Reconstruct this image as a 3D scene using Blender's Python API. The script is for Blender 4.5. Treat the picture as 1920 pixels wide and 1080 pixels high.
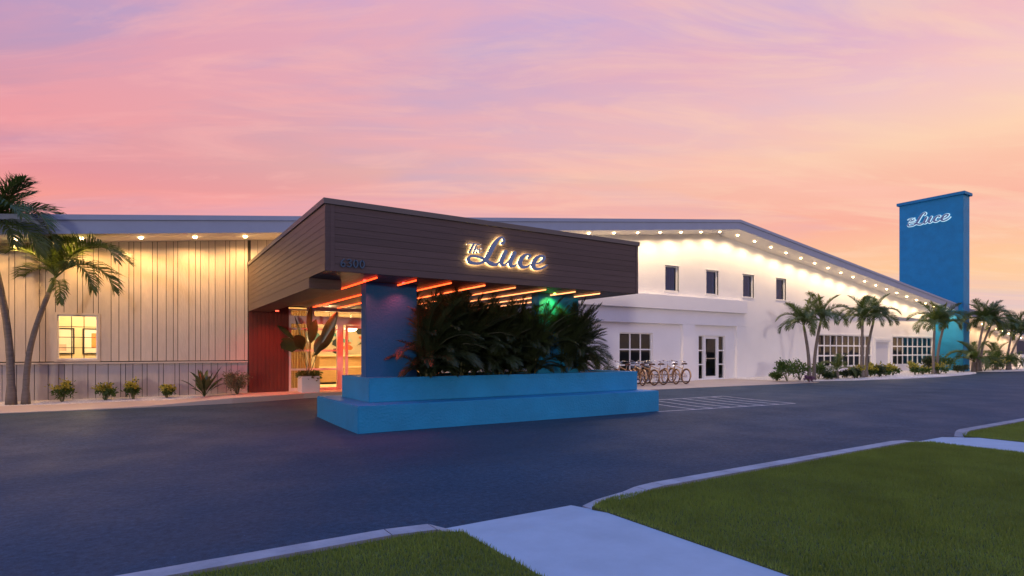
import bpy, bmesh, math, random
import numpy as np
from mathutils import Vector, Matrix

# ------------------------------------------------------------------ clear
for o in list(bpy.data.objects): bpy.data.objects.remove(o)
scene = bpy.context.scene
COL = scene.collection

# ------------------------------------------------------------------ camera
# World: the gable facade is the plane Y=0, X runs along it to the right, Z up.
HY, XR, XL = 659.0, 2640.0, 270.0
F = math.sqrt((XR-960)*(960-XL)); PHI = math.atan((XR-960)/F)
CD, CH = 18.96, 1.5
c_, s_ = math.cos(PHI), math.sin(PHI)
cam_d = bpy.data.cameras.new('camera'); cam = bpy.data.objects.new('camera', cam_d); COL.objects.link(cam)
cam.location = (0, -CD, CH); cam.rotation_euler = (math.radians(90), 0, -(math.pi/2-PHI))
cam_d.sensor_width = 36; cam_d.lens = 36*F/1920; cam_d.shift_y = (HY-540)/1920
cam_d.clip_start = 0.05; cam_d.clip_end = 3000
scene.camera = cam

# ------------------------------------------------------------------ world: dusk sky
w = bpy.data.worlds.new('World'); scene.world = w; w.use_nodes = True
nt = w.node_tree; nt.nodes.clear()
def N(t, **k):
    n = nt.nodes.new(t)
    for a, b in k.items(): setattr(n, a, b)
    return n
def L(a, b): nt.links.new(a, b)
def math_n(op, a, b=None, clamp=False):
    n = N('ShaderNodeMath', operation=op); n.use_clamp = clamp
    for i, v in enumerate((a, b)):
        if v is None: continue
        if isinstance(v, (int, float)): n.inputs[i].default_value = v
        else: L(v, n.inputs[i])
    return n.outputs[0]
def ramp(fac, stops):
    r = N('ShaderNodeValToRGB'); e = r.color_ramp.elements
    while len(e) < len(stops): e.new(0.5)
    for el, (p, col) in zip(e, stops): el.position = p; el.color = (*col, 1)
    L(fac, r.inputs[0]); return r.outputs[0]
def mixc(fac, a, b):
    m = N('ShaderNodeMix', data_type='RGBA')
    if isinstance(fac, (int, float)): m.inputs[0].default_value = fac
    else: L(fac, m.inputs[0])
    for i, v in ((6, a), (7, b)):
        if isinstance(v, tuple): m.inputs[i].default_value = (*v, 1)
        else: L(v, m.inputs[i])
    return m.outputs[2]
tc = N('ShaderNodeTexCoord'); sep = N('ShaderNodeSeparateXYZ'); L(tc.outputs['Generated'], sep.inputs[0])
dx, dy, dz = sep.outputs
el = math_n('MAXIMUM', dz, 0.0)
ZEN = (0.20, 0.56, 1.45); UP = (0.30, 0.45, 1.05)
left = ramp(el, [(0, (1.0, .50, .28)), (.18, (1.0, .36, .27)), (.24, (.82, .31, .34)), (.30, (.66, .31, .39)), (.36, (.54, .31, .45)), (.43, (.42, .31, .56)), (.56, (.38, .36, .76)), (.74, UP), (.92, ZEN)])
right = ramp(el, [(0, (1.0, .60, .30)), (.07, (1.0, .66, .32)), (.14, (1.0, .58, .35)), (.19, (.97, .47, .36)), (.25, (.98, .55, .40)), (.29, (1.0, .66, .46)), (.36, (.90, .58, .59)), (.43, (.84, .47, .57)), (.56, (.50, .42, .74)), (.74, UP), (.92, ZEN)])
az = math_n('ADD', math_n('MULTIPLY', dx, s_), math_n('MULTIPLY', dy, -c_))
azf = math_n('ADD', math_n('MULTIPLY', az, 0.77), 0.5, True)
sky = mixc(azf, left, right)
den = math_n('ADD', el, 0.13)
px = math_n('DIVIDE', math_n('ADD', math_n('MULTIPLY', dx, s_), math_n('MULTIPLY', dy, -c_)), den)
py = math_n('DIVIDE', math_n('ADD', math_n('MULTIPLY', dx, c_), math_n('MULTIPLY', dy, s_)), den)
comb = N('ShaderNodeCombineXYZ'); L(math_n('ADD', math_n('MULTIPLY', px, 0.35), math_n('MULTIPLY', py, -0.12)), comb.inputs[0]); L(math_n('MULTIPLY', py, 1.15), comb.inputs[1])
def noise(scale, detail, rough, dist, off):
    n = N('ShaderNodeTexNoise'); n.inputs['Scale'].default_value = scale; n.inputs['Detail'].default_value = detail
    n.inputs['Roughness'].default_value = rough; n.inputs['Distortion'].default_value = dist
    v = N('ShaderNodeVectorMath', operation='ADD'); L(comb.outputs[0], v.inputs[0]); v.inputs[1].default_value = off
    L(v.outputs[0], n.inputs['Vector']); return n.outputs[0]
n1 = noise(1.3, 7, .58, .7, (3.1, 1.7, 0)); n2 = noise(3.6, 9, .62, 1.0, (7.7, 4.2, 2)); n3 = noise(0.9, 5, .55, .5, (1.2, 8.8, 5))
fade = ramp(el, [(0, (1, 1, 1)), (.5, (.9, .9, .9)), (.75, (0, 0, 0))])
m1 = math_n('MULTIPLY', ramp(n1, [(.44, (0, 0, 0)), (.62, (1, 1, 1))]), fade)
m2 = math_n('MULTIPLY', ramp(n2, [(.48, (0, 0, 0)), (.66, (1, 1, 1))]), fade)
m3 = math_n('MULTIPLY', ramp(n3, [(.44, (0, 0, 0)), (.58, (1, 1, 1))]), fade)
back = math_n('ADD', math_n('MULTIPLY', dx, -c_), math_n('MULTIPLY', dy, -s_))
backf = math_n('MULTIPLY', math_n('ADD', math_n('MULTIPLY', back, 1.0), 0.1, True), ramp(el, [(0, (1, 1, 1)), (.35, (.9, .9, .9)), (.7, (0, 0, 0))]))
sky = mixc(math_n('MULTIPLY', m3, .60), sky, mixc(azf, (.42, .33, .56), (.66, .52, .70)))
pinkc = mixc(azf, (1.0, .36, .36), (1.0, .58, .46))
sky = mixc(math_n('MULTIPLY', m1, .60), sky, pinkc)
sky = mixc(math_n('MULTIPLY', m2, .48), sky, mixc(azf, (.98, .45, .45), (1.0, .70, .48)))
sky = mixc(math_n('MULTIPLY', backf, .92), sky, ramp(el, [(0, (.20, .20, .30)), (.30, (.26, .29, .50)), (.6, (.30, .48, 1.05))]))
bg = N('ShaderNodeBackground'); bg.inputs[1].default_value = 1.0; L(sky, bg.inputs[0])
wo = N('ShaderNodeOutputWorld'); L(bg.outputs[0], wo.inputs[0])

# ------------------------------------------------------------------ last light: a low, soft, weak sun from behind the camera
sd = bpy.data.lights.new('sun', 'SUN'); sun = bpy.data.objects.new('sun', sd); COL.objects.link(sun)
sd.energy = 0.75; sd.angle = math.radians(3.0); sd.color = (1.0, .82, .72)
sun.rotation_euler = Vector((.70, .72, -.035)).to_track_quat('-Z', 'Y').to_euler()

vs = scene.view_settings
vs.view_transform = 'Standard'; vs.look = 'None'; vs.exposure = 0.0; vs.gamma = 1.0; vs.use_curve_mapping = False
scene.render.engine = 'CYCLES'

# ================================================================== helpers
def PY(x, y, Y=0.0):
    u = (x-960)/F; z = (CD+Y)/(s_-u*c_); return Vector((z*(c_+u*s_), Y, CH+(HY-y)*z/F))
def PG(x, y, h=0.0):
    u = (x-960)/F; z = (CH-h)*F/(y-HY); return Vector((z*(c_+u*s_), z*(s_-u*c_)-CD, h))
def PX(x, y, X):
    u = (x-960)/F; z = X/(c_+u*s_); return Vector((X, z*(s_-u*c_)-CD, CH+(HY-y)*z/F))
def XW(x, Y=0.0): return PY(x, 0, Y).x

rnd = random.Random(7)

class MB:
    def __init__(s): s.v = []; s.f = []
    def add(s, vs, fs):
        n = len(s.v); s.v += [tuple(p) for p in vs]; s.f += [tuple(i+n for i in q) for q in fs]; return s
    def box(s, x0, x1, y0, y1, z0, z1):
        return s.add([(x0,y0,z0),(x1,y0,z0),(x1,y1,z0),(x0,y1,z0),(x0,y0,z1),(x1,y0,z1),(x1,y1,z1),(x0,y1,z1)],
              [(0,3,2,1),(4,5,6,7),(0,1,5,4),(1,2,6,5),(2,3,7,6),(3,0,4,7)])
    def prism(s, x0, x1, y0, y1, zb0, zb1, zt0, zt1):
        return s.add([(x0,y0,zb0),(x1,y0,zb1),(x1,y1,zb1),(x0,y1,zb0),(x0,y0,zt0),(x1,y0,zt1),(x1,y1,zt1),(x0,y1,zt0)],
              [(0,3,2,1),(4,5,6,7),(0,1,5,4),(1,2,6,5),(2,3,7,6),(3,0,4,7)])
    def quad(s, a, b, c, d): return s.add([a,b,c,d], [(0,1,2,3)])
    def poly(s, pts): return s.add(pts, [tuple(range(len(pts)))])
    def tube(s, pts, rads, n=8, cap=True):
        pts = [Vector(p) for p in pts]
        if isinstance(rads, (int, float)): rads = [rads]*len(pts)
        rings = []; up = Vector((0,0,1)); base = len(s.v)
        for i, p in enumerate(pts):
            d = (pts[min(i+1,len(pts)-1)]-pts[max(i-1,0)]).normalized()
            if i == 0:
                a = d.cross(up) if abs(d.z) < .8 else d.cross(Vector((1,0,0)))
            else: a = pa_-d*pa_.dot(d)
            a.normalize(); pa_ = a; b = d.cross(a)
            for k in range(n):
                t = 2*math.pi*k/n; s.v.append(tuple(p+(a*math.cos(t)+b*math.sin(t))*rads[i]))
        for i in range(len(pts)-1):
            for k in range(n):
                s.f.append((base+i*n+k, base+i*n+(k+1)%n, base+(i+1)*n+(k+1)%n, base+(i+1)*n+k))
        if cap:
            s.f.append(tuple(base+k for k in range(n))); s.f.append(tuple(base+(len(pts)-1)*n+k for k in reversed(range(n))))
        return s
    def mesh(s, name, mat, smooth=False, origin=(0,0,0), bevel=0):
        m = bpy.data.meshes.new(name); o = Vector(origin)
        m.from_pydata([tuple(Vector(p)-o) for p in s.v], [], s.f)
        bm = bmesh.new(); bm.from_mesh(m)
        if bevel:
            bmesh.ops.bevel(bm, geom=bm.edges[:], offset=bevel, segments=2, affect='EDGES', clamp_overlap=True)
        if len(bm.faces) > 1: bmesh.ops.recalc_face_normals(bm, faces=bm.faces)
        bm.to_mesh(m); bm.free()
        if smooth: m.polygons.foreach_set('use_smooth', [True]*len(m.polygons))
        m.materials.append(mat); return m
    def build(s, name, mat, parent=None, smooth=False, bevel=0, origin=None):
        if origin is None: origin = world_loc(parent) if parent else (0,0,0)
        o = bpy.data.objects.new(name, s.mesh(name, mat, smooth, origin, bevel)); COL.objects.link(o)
        if parent:
            o.parent = parent
            off = Vector(origin)-Vector(world_loc(parent)); o.location = off
        else: o.location = origin
        WL[o.name] = Vector(origin)
        return o
WL = {}
def world_loc(o): return WL.get(o.name, Vector((0,0,0)))
def empty(name, loc, label, cat, group=None):
    o = bpy.data.objects.new(name, None); COL.objects.link(o); o.location = loc; o.empty_display_size = .2
    WL[o.name] = Vector(loc); return tag(o, label, cat, group)
def tag(o, label=None, cat=None, group=None, kind=None):
    if label: o['label'] = label
    if cat: o['category'] = cat
    if group: o['group'] = group
    if kind: o['kind'] = kind
    return o
def lamp(name, kind, loc, energy, color, parent=None, size=.05, spot=None, blend=1.0, aim=None):
    d = bpy.data.lights.new(name, kind); d.energy = energy; d.color = color
    if kind in ('POINT', 'SPOT'): d.shadow_soft_size = size
    if kind == 'SPOT': d.spot_size = math.radians(spot); d.spot_blend = blend
    if kind == 'AREA': d.size = size
    o = bpy.data.objects.new(name, d); COL.objects.link(o)
    if parent: o.parent = parent; o.location = Vector(loc)-world_loc(parent)
    else: o.location = loc
    if aim is not None: o.rotation_euler = (Vector(aim)-Vector(loc)).to_track_quat('-Z','Y').to_euler()
    return o

# ------------------------------------------------------------------ materials
def mat(name, col, rough=.6, bump=None, var=None, metal=0, spec=.5, emit=None, strength=0, stretch=None, coat=0, trans=None):
    """bump=(scale,strength[,dist]); var=(scale,amount) multiplies the colour by noise."""
    m = bpy.data.materials.new(name); m.use_nodes = True; t = m.node_tree; b = t.nodes['Principled BSDF']
    b.inputs['Base Color'].default_value = (*col, 1); b.inputs['Roughness'].default_value = rough
    b.inputs['Metallic'].default_value = metal; b.inputs['Specular IOR Level'].default_value = spec
    if coat: b.inputs['Coat Weight'].default_value = coat
    if emit: b.inputs['Emission Color'].default_value = (*emit, 1); b.inputs['Emission Strength'].default_value = strength
    tcn = t.nodes.new('ShaderNodeTexCoord'); src = tcn.outputs['Object']
    if stretch:
        mp = t.nodes.new('ShaderNodeMapping'); mp.inputs['Scale'].default_value = stretch; t.links.new(src, mp.inputs[0]); src = mp.outputs[0]
    if var:
        n = t.nodes.new('ShaderNodeTexNoise'); n.inputs['Scale'].default_value = var[0]; n.inputs['Detail'].default_value = 6; n.inputs['Roughness'].default_value = .65
        t.links.new(src, n.inputs['Vector'])
        r = t.nodes.new('ShaderNodeMapRange'); r.inputs[1].default_value = .25; r.inputs[2].default_value = .75
        r.inputs[3].default_value = 1-var[1]; r.inputs[4].default_value = 1+var[1]; t.links.new(n.outputs[0], r.inputs[0])
        oi = t.nodes.new('ShaderNodeObjectInfo'); rr = t.nodes.new('ShaderNodeMapRange'); rr.inputs[3].default_value = 1-var[1]*.5; rr.inputs[4].default_value = 1+var[1]*.5
        t.links.new(oi.outputs['Random'], rr.inputs[0])
        mu = t.nodes.new('ShaderNodeMath'); mu.operation = 'MULTIPLY'; t.links.new(r.outputs[0], mu.inputs[0]); t.links.new(rr.outputs[0], mu.inputs[1])
        vm = t.nodes.new('ShaderNodeVectorMath'); vm.operation = 'SCALE'; vm.inputs[0].default_value = col; t.links.new(mu.outputs[0], vm.inputs['Scale'])
        t.links.new(vm.outputs[0], b.inputs['Base Color'])
    if bump:
        n = t.nodes.new('ShaderNodeTexNoise'); n.inputs['Scale'].default_value = bump[0]; n.inputs['Detail'].default_value = 5
        t.links.new(src, n.inputs['Vector'])
        bp = t.nodes.new('ShaderNodeBump'); bp.inputs['Strength'].default_value = bump[1]; bp.inputs['Distance'].default_value = bump[2] if len(bump) > 2 else .01
        t.links.new(n.outputs[0], bp.inputs['Height']); t.links.new(bp.outputs[0], b.inputs['Normal'])
    if trans:   # leaf-like: add a translucent share
        tl = t.nodes.new('ShaderNodeBsdfTranslucent'); tl.inputs[0].default_value = (*trans, 1)
        mx = t.nodes.new('ShaderNodeMixShader'); mx.inputs[0].default_value = .3; out = t.nodes['Material Output']
        t.links.new(b.outputs[0], mx.inputs[1]); t.links.new(tl.outputs[0], mx.inputs[2]); t.links.new(mx.outputs[0], out.inputs[0])
    return m
def emitter(name, col, s):
    m = bpy.data.materials.new(name); m.use_nodes = True; t = m.node_tree; t.nodes.clear()
    e = t.nodes.new('ShaderNodeEmission'); e.inputs[0].default_value = (*col, 1); e.inputs[1].default_value = s
    o = t.nodes.new('ShaderNodeOutputMaterial'); t.links.new(e.outputs[0], o.inputs[0]); return m
def glass(name, tint=(1,1,1), refl=1.45):
    m = bpy.data.materials.new(name); m.use_nodes = True; t = m.node_tree; t.nodes.clear()
    tr = t.nodes.new('ShaderNodeBsdfTransparent'); tr.inputs[0].default_value = (*tint, 1)
    gl = t.nodes.new('ShaderNodeBsdfGlossy'); gl.inputs['Roughness'].default_value = .02
    fr = t.nodes.new('ShaderNodeFresnel'); fr.inputs[0].default_value = refl
    mx = t.nodes.new('ShaderNodeMixShader'); o = t.nodes.new('ShaderNodeOutputMaterial')
    t.links.new(fr.outputs[0], mx.inputs[0]); t.links.new(tr.outputs[0], mx.inputs[1]); t.links.new(gl.outputs[0], mx.inputs[2]); t.links.new(mx.outputs[0], o.inputs[0])
    return m

M = {}
M['board'] = mat('painted_boards', (.54,.47,.41), .7, bump=(9,.5,.006), var=(2.5,.10), stretch=(3,3,.8))
M['board2'] = mat('lower_boards', (.42,.38,.37), .7, bump=(9,.5,.006), var=(2.5,.10), stretch=(3,3,.8))  # boards below the rail, darker and greyer than the upper ones
M['gap'] = mat('dark_gap', (.05,.045,.04), .9)
M['stucco'] = mat('white_stucco', (.80,.79,.79), .75, bump=(14,.35,.012), var=(.7,.04))
M['white'] = mat('white_paint', (.78,.78,.78), .45, var=(3,.03))
M['fascia'] = mat('blue_grey_metal', (.27,.33,.46), .4, var=(1.5,.06))
M['soffit'] = mat('soffit_paint', (.82,.79,.74), .6, var=(1.5,.04))
M['roof'] = mat('roof_membrane', (.4,.42,.46), .8, var=(.4,.1))
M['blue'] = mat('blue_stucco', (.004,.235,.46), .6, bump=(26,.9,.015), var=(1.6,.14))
M['shadedst'] = mat('shaded_blue_stucco', (.003,.10,.26), .6, bump=(26,.7,.012), var=(1.4,.12))  # same blue stucco, with the canopy's shade on the left pier put into its colour
M['wood'] = mat('dark_wood_planks', (.066,.045,.048), .5, bump=(7,.3,.003), var=(3,.28), stretch=(.5,.5,14))
M['woodside'] = mat('lit_side_planks', (.125,.082,.062), .5, bump=(7,.3,.003), var=(3,.25), stretch=(.5,.5,14))  # canopy wood again, lighter: the eave lights' warm glow is in its colour
M['soffwood'] = mat('soffit_wood', (.13,.075,.05), .5, bump=(7,.25,.003), var=(3,.25), stretch=(9,.4,9))
M['redlit'] = mat('red_lit_wood', (.13,.032,.02), .5, bump=(8,.3,.004), var=(3,.2), stretch=(9,9,.4))  # brown canopy wood with the red light by the entrance painted into it
M['dark'] = mat('dark_void', (.02,.02,.024), .8)
M['glass'] = glass('clear_glass'); M['wglass'] = glass('window_glass', (.75,.82,.85), 1.6)
M['curtain'] = mat('blue_curtain', (.03,.22,.58), .9, var=(2,.15))
M['room'] = mat('warm_room_wall', (.75,.62,.42), .8, var=(1,.05))
M['oak'] = mat('oak_veneer', (.42,.26,.11), .5, var=(3,.2), stretch=(1,1,8))
M['asphalt'] = None
M['tyre'] = mat('brown_tyre', (.10,.045,.03), .8)
M['cream'] = mat('cream_enamel', (.46,.27,.13), .3, coat=.3)
M['chrome'] = mat('chrome', (.7,.7,.7), .2, metal=1)
M['saddle'] = mat('brown_leather', (.09,.035,.02), .5, bump=(60,.2,.002))
M['black'] = mat('black_rubber', (.02,.02,.02), .6)
M['trunk'] = mat('palm_trunk', (.17,.145,.13), .85, bump=(6,.8,.03), var=(4,.25), stretch=(1,1,7))
M['shaft'] = mat('palm_crownshaft', (.20,.24,.07), .5, var=(3,.15))
M['frond'] = mat('palm_leaflet', (.080,.120,.026), .45, var=(2,.35), trans=(.10,.16,.02))
M['frondY'] = mat('young_palm_leaflet', (.16,.19,.03), .45, var=(2,.25), trans=(.2,.25,.03))
M['areca'] = mat('areca_leaflet', (.035,.052,.020), .45, var=(2,.4), trans=(.06,.09,.02))
M['stem'] = mat('green_brown_stem', (.12,.12,.05), .7, var=(4,.3))
M['leaf'] = mat('shrub_leaf', (.05,.10,.02), .45, var=(3,.4), trans=(.08,.16,.02))
M['leafY'] = mat('variegated_yellow_leaf', (.42,.36,.05), .5, var=(5,.35), trans=(.4,.38,.05))
M['leafG'] = mat('grey_green_leaf', (.15,.15,.09), .6, var=(4,.3), trans=(.14,.15,.07))
M['leafD'] = mat('dark_glossy_leaf', (.03,.062,.022), .3, var=(2,.3), trans=(.05,.06,.02))
M['purple'] = mat('purple_leaf', (.13,.06,.12), .5, var=(3,.3))
M['concrete'] = mat('concrete', (.45,.47,.50), .85, bump=(60,.3,.004), var=(1.2,.10))
M['walk'] = mat('broom_concrete', (.36,.44,.50), .9, bump=(70,.6,.004), var=(2.2,.11))
M['pave'] = mat('tan_concrete', (.46,.38,.33), .85, bump=(50,.3,.004), var=(.8,.10))
M['kerb'] = mat('kerb_concrete', (.29,.30,.32), .85, bump=(40,.6,.006), var=(3,.3))
M['gravel'] = mat('white_pebble', (.68,.65,.63), .8, bump=(30,.8,.03), var=(18,.25))
M['soil'] = mat('planter_soil', (.05,.035,.025), .95, bump=(20,.6,.02))
M['line'] = mat('worn_white_line', (.33,.33,.34), .8, var=(5,.55))
M['letter'] = mat('blue_grey_letter', (.16,.24,.40), .35)
M['digit'] = mat('steel_digit', (.05,.10,.17), .35, metal=.3)
M['pot'] = mat('white_pot', (.72,.70,.69), .5, var=(3,.05))
M['navy'] = mat('navy_siding', (.03,.04,.08), .6, var=(2,.15))
M['bulb'] = emitter('warm_downlight_lens', (1.0,.66,.28), 42)
M['pend'] = emitter('pendant_globe', (1.0,.78,.42), 9)
M['halo'] = emitter('halo_warm', (1.0,.66,.22), 45.0)
M['halow'] = emitter('halo_cool', (.55,.82,1.0), 1.1)

def asphalt():
    m = bpy.data.materials.new('asphalt'); m.use_nodes = True; t = m.node_tree; b = t.nodes['Principled BSDF']
    tcn = t.nodes.new('ShaderNodeTexCoord')
    def nz(scale, det, rough=.6, st=None):
        n = t.nodes.new('ShaderNodeTexNoise'); n.inputs['Scale'].default_value = scale; n.inputs['Detail'].default_value = det; n.inputs['Roughness'].default_value = rough
        if st:
            mp = t.nodes.new('ShaderNodeMapping'); mp.inputs['Scale'].default_value = st; t.links.new(tcn.outputs['Object'], mp.inputs[0]); t.links.new(mp.outputs[0], n.inputs['Vector'])
        else: t.links.new(tcn.outputs['Object'], n.inputs['Vector'])
        return n.outputs[0]
    def cr(src, stops):
        r = t.nodes.new('ShaderNodeValToRGB'); e = r.color_ramp.elements
        while len(e) < len(stops): e.new(.5)
        for k, (p, v) in zip(e, stops): k.position = p; k.color = (v, v, v, 1)
        t.links.new(src, r.inputs[0]); return r.outputs[0]
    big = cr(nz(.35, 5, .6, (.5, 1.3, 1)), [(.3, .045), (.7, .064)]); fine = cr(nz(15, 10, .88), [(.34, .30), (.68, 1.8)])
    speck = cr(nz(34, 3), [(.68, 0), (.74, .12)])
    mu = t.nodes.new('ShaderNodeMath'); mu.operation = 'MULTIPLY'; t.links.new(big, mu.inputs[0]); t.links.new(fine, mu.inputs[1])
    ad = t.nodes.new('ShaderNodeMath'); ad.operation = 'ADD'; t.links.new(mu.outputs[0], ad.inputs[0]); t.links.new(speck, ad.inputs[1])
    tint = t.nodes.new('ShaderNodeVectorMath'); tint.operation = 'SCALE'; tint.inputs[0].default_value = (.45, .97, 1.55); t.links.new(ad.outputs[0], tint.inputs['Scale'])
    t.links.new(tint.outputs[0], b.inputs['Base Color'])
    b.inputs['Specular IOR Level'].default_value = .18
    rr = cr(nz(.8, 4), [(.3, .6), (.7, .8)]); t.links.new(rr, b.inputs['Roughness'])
    bp = t.nodes.new('ShaderNodeBump'); bp.inputs['Strength'].default_value = .6; bp.inputs['Distance'].default_value = .006
    t.links.new(nz(110, 4), bp.inputs['Height']); t.links.new(bp.outputs[0], b.inputs['Normal']); return m
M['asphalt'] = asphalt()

# ================================================================== ground
def sm(a, b, x):
    t = min(1, max(0, (x-a)/(b-a))); return t*t*(3-2*t)
def gh(X, Y):            # asphalt height: the drive rises a little to the entrance side
    return sm(-8.3, -2.2, Y)*(.10*(1-sm(9, 15, X)) + .03*sm(9, 15, X)) - .02*sm(3, 11, X)*(1-sm(-8.3, -6, Y))
mb = MB(); mb.quad((-1500,-1500,-.06),(1500,-1500,-.06),(1500,1500,-.06),(-1500,1500,-.06))
tag(mb.build('ground', mat('far_ground', (.07,.075,.05), .95, var=(.05,.2))), 'flat dull ground reaching the horizon', kind='structure')
mb = MB(); nx, ny = 150, 44
xs = np.linspace(-30, 120, nx); ys = np.concatenate([np.linspace(-15.3, -1.0, ny-2), [0, 1]])
mb.v = [(float(X), float(Y), gh(X, min(Y, 0))) for Y in ys for X in xs]
mb.f = [(j*nx+i, j*nx+i+1, (j+1)*nx+i+1, (j+1)*nx+i) for j in range(ny-1) for i in range(nx-1)]
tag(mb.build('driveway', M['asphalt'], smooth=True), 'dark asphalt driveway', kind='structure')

# painted hatch beside the planter
def ribbon(mbx, a, b, wd, dz=.004):
    a = Vector(a); b = Vector(b); d = (b-a); n = Vector((-d.y, d.x, 0)).normalized()*wd/2; k = 12
    for i in range(k):
        p = a.lerp(b, i/k); q = a.lerp(b, (i+1)/k)
        pts = [p-n, q-n, q+n, p+n]; mbx.quad(*[(v.x, v.y, gh(v.x, v.y)+dz) for v in pts])
hm = MB()
A = Vector((10.9, -8.75, 0)); B = Vector((16.0, -9.3, 0)); Cc = Vector((16.3, -6.6, 0)); E0 = Vector((12.3, -6.45, 0))
ribbon(hm, A, B, .10); ribbon(hm, E0, Cc, .10, .0045); ribbon(hm, Cc, B, .10, .005)
for k in range(1, 7):
    p = E0.lerp(Cc, 1-k/6.2); d = (B-Cc); q = p+d
    # stop the stripe on the front line
    t = 1.0
    for i in range(40):
        z = p+d*(i/40)
        if z.y < A.y+(B.y-A.y)*(z.x-A.x)/(B.x-A.x): t = i/40; break
    ribbon(hm, p, p+d*t, .10, .0055)
tag(hm.build('hatched_marking', M['line']), 'worn white hatched no parking marking on the asphalt', kind='structure')

# lawns, kerbs, walks in the foreground
LH = .08
def slab(name, mt, pts, top, thick=.14, label=None):
    m_ = MB(); n = len(pts)
    tp = [(p[0], p[1], top if len(p) < 3 else p[2]) for p in pts]; bt = [(p[0], p[1], t[2]-thick) for p, t in zip(pts, tp)]
    m_.add(tp+bt, [tuple(range(n))]+[(i, i+n, (i+1) % n+n, (i+1) % n) for i in range(n)])
    return tag(m_.build(name, mt), label, kind='structure')
def walk(x0, x1, label):
    x0 -= .02; x1 += .02; m_ = MB(); zt = LH-.01
    m_.quad((x0,-14.590,.012),(x0,-15.130,zt),(x1,-15.130,zt),(x1,-14.590,.012)); m_.v = m_.v[::-1]
    m_.quad((x0,-26,zt),(x1,-26,zt),(x1,-15.130,zt),(x0,-15.130,zt))
    m_.quad((x0,-14.590,-.1),(x1,-14.590,-.1),(x1,-14.590,.012),(x0,-14.590,.012))
    return tag(m_.build('walkway', M['walk']), label, kind='structure')
walk(2.12, 3.46, 'pale concrete walkway between the two near lawns')
walk(10.40, 11.65, 'pale concrete walkway at the far end of the large lawn')
def kerb(pts, wd, label):
    m_ = MB(); k = len(pts)
    for i in range(k-1):
        a = Vector(pts[i]); b = Vector(pts[i+1]); n = Vector((0, -wd, 0))
        m_.prism(0,1,0,1,0,0,1,1); vv = m_.v[-8:]; m_.v = m_.v[:-8]
        jd = (b-a).normalized()*.005; a = a+jd; b = b-jd; q = [a+n, b+n, b, a]
        m_.v += [(q[0].x,q[0].y,-.05),(q[1].x,q[1].y,-.05),(q[2].x,q[2].y,-.05),(q[3].x,q[3].y,-.05),
                 (q[0].x,q[0].y,a.z),(q[1].x,q[1].y,b.z),(q[2].x,q[2].y+.0,b.z),(q[3].x,q[3].y,a.z)]
    return tag(m_.build('kerb', M['kerb']), label, kind='structure')
K = LH+.015
def seg(x0, x1, y, n): return [(x0+(x1-x0)*i/n, y, K) for i in range(n+1)]
kerb(seg(-30, 1.6, -14.590, 12)+[(1.95,-14.650,K),(2.10,-14.750,.05)], .17, 'concrete kerb along the small near lawn')
kerb([(3.48,-14.760,.045),(3.66,-14.730,.07),(4.05,-14.690,K-.01),(4.3,-14.620,K),(4.6,-14.580,K)]+seg(4.9,9.9,-14.580,6)+[(10.15,-14.650,K),(10.38,-14.750,.05)], .17, 'concrete kerb along the large lawn')
kerb([(11.67,-14.770,.05),(11.9,-14.700,K),(12.15,-14.630,K),(12.4,-14.580,K)]+seg(13.2,120,-14.580,6), .17, 'concrete kerb along the farthest lawn')
def lawn(name, x0, x1, vis, label, seed):
    y1 = -14.780
    slab(name+'_soil', mat('turf_base', (.07,.09,.018), .95, bump=(40,.8,.02), var=(3,.3)), [(x0,-14.920),(x0+.12,-14.860),(x0+.35,y1),(x1-.35,y1),(x1-.12,-14.860),(x1,-14.920),(x1,-26),(x0,-26)], LH-.004, label='flat green turf under the grass')
    r = np.random.RandomState(seed); P = []
    for (a, b, ya, yb, dens) in vis:
        n = int((b-a)*(yb-ya)*dens); P.append(np.c_[r.uniform(a, b, n), r.uniform(ya, yb, n)])
    P = np.concatenate(P); e_ = np.minimum(np.abs(P[:,0]-x0), np.abs(x1-P[:,0])); P = P[(P[:,1] < -14.790-.14*np.clip(1-e_/.35, 0, 1)**1.5)]; n = len(P)
    patch = .5+.5*np.sin(P[:,0]*2.1+1.3*np.sin(P[:,1]*1.7))*np.sin(P[:,1]*2.6+P[:,0]*.7)
    ang = r.uniform(0, 2*np.pi, n); hh = r.uniform(.022, .042, n)*(.8+.35*patch); wd = r.uniform(.0025, .0045, n); ln = r.uniform(0, .022, n); la = r.uniform(0, 2*np.pi, n)
    base = np.c_[P, np.full(n, LH-.006)]; side = np.c_[np.cos(ang), np.sin(ang), np.zeros(n)]*wd[:,None]
    tip = base+np.c_[np.cos(la)*ln, np.sin(la)*ln, hh]
    V = np.empty((n, 3, 3)); V[:,0] = base-side; V[:,1] = base+side; V[:,2] = tip
    m = bpy.data.meshes.new('grass'); m.vertices.add(3*n); m.vertices.foreach_set('co', V.ravel())
    m.loops.add(3*n); m.loops.foreach_set('vertex_index', np.arange(3*n, dtype=np.int32)); m.polygons.add(n)
    m.polygons.foreach_set('loop_start', np.arange(0, 3*n, 3, dtype=np.int32)); m.polygons.foreach_set('loop_total', np.full(n, 3, dtype=np.int32)); m.update()
    m.materials.append(M['grass']); o = bpy.data.objects.new('grass', m); COL.objects.link(o); tag(o, label, 'grass', kind='stuff')
M['grass'] = mat('grass_blade', (.175,.245,.04), .55, var=(1.4,.4), trans=(.26,.36,.05))
lawn('lawn', -30, 2.12, [(-2.5, 2.12, -17.2, -14.790, 9000), (-6, -2.5, -17, -14.790, 1500)], 'mown green grass of the small lawn left of the walkway', 1)
lawn('lawn', 3.46, 10.40, [(3.46, 10.40, -17.8, -14.790, 9000), (3.46, 8, -19, -17.8, 3000)], 'mown green grass of the large lawn between the walkways', 2)
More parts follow.
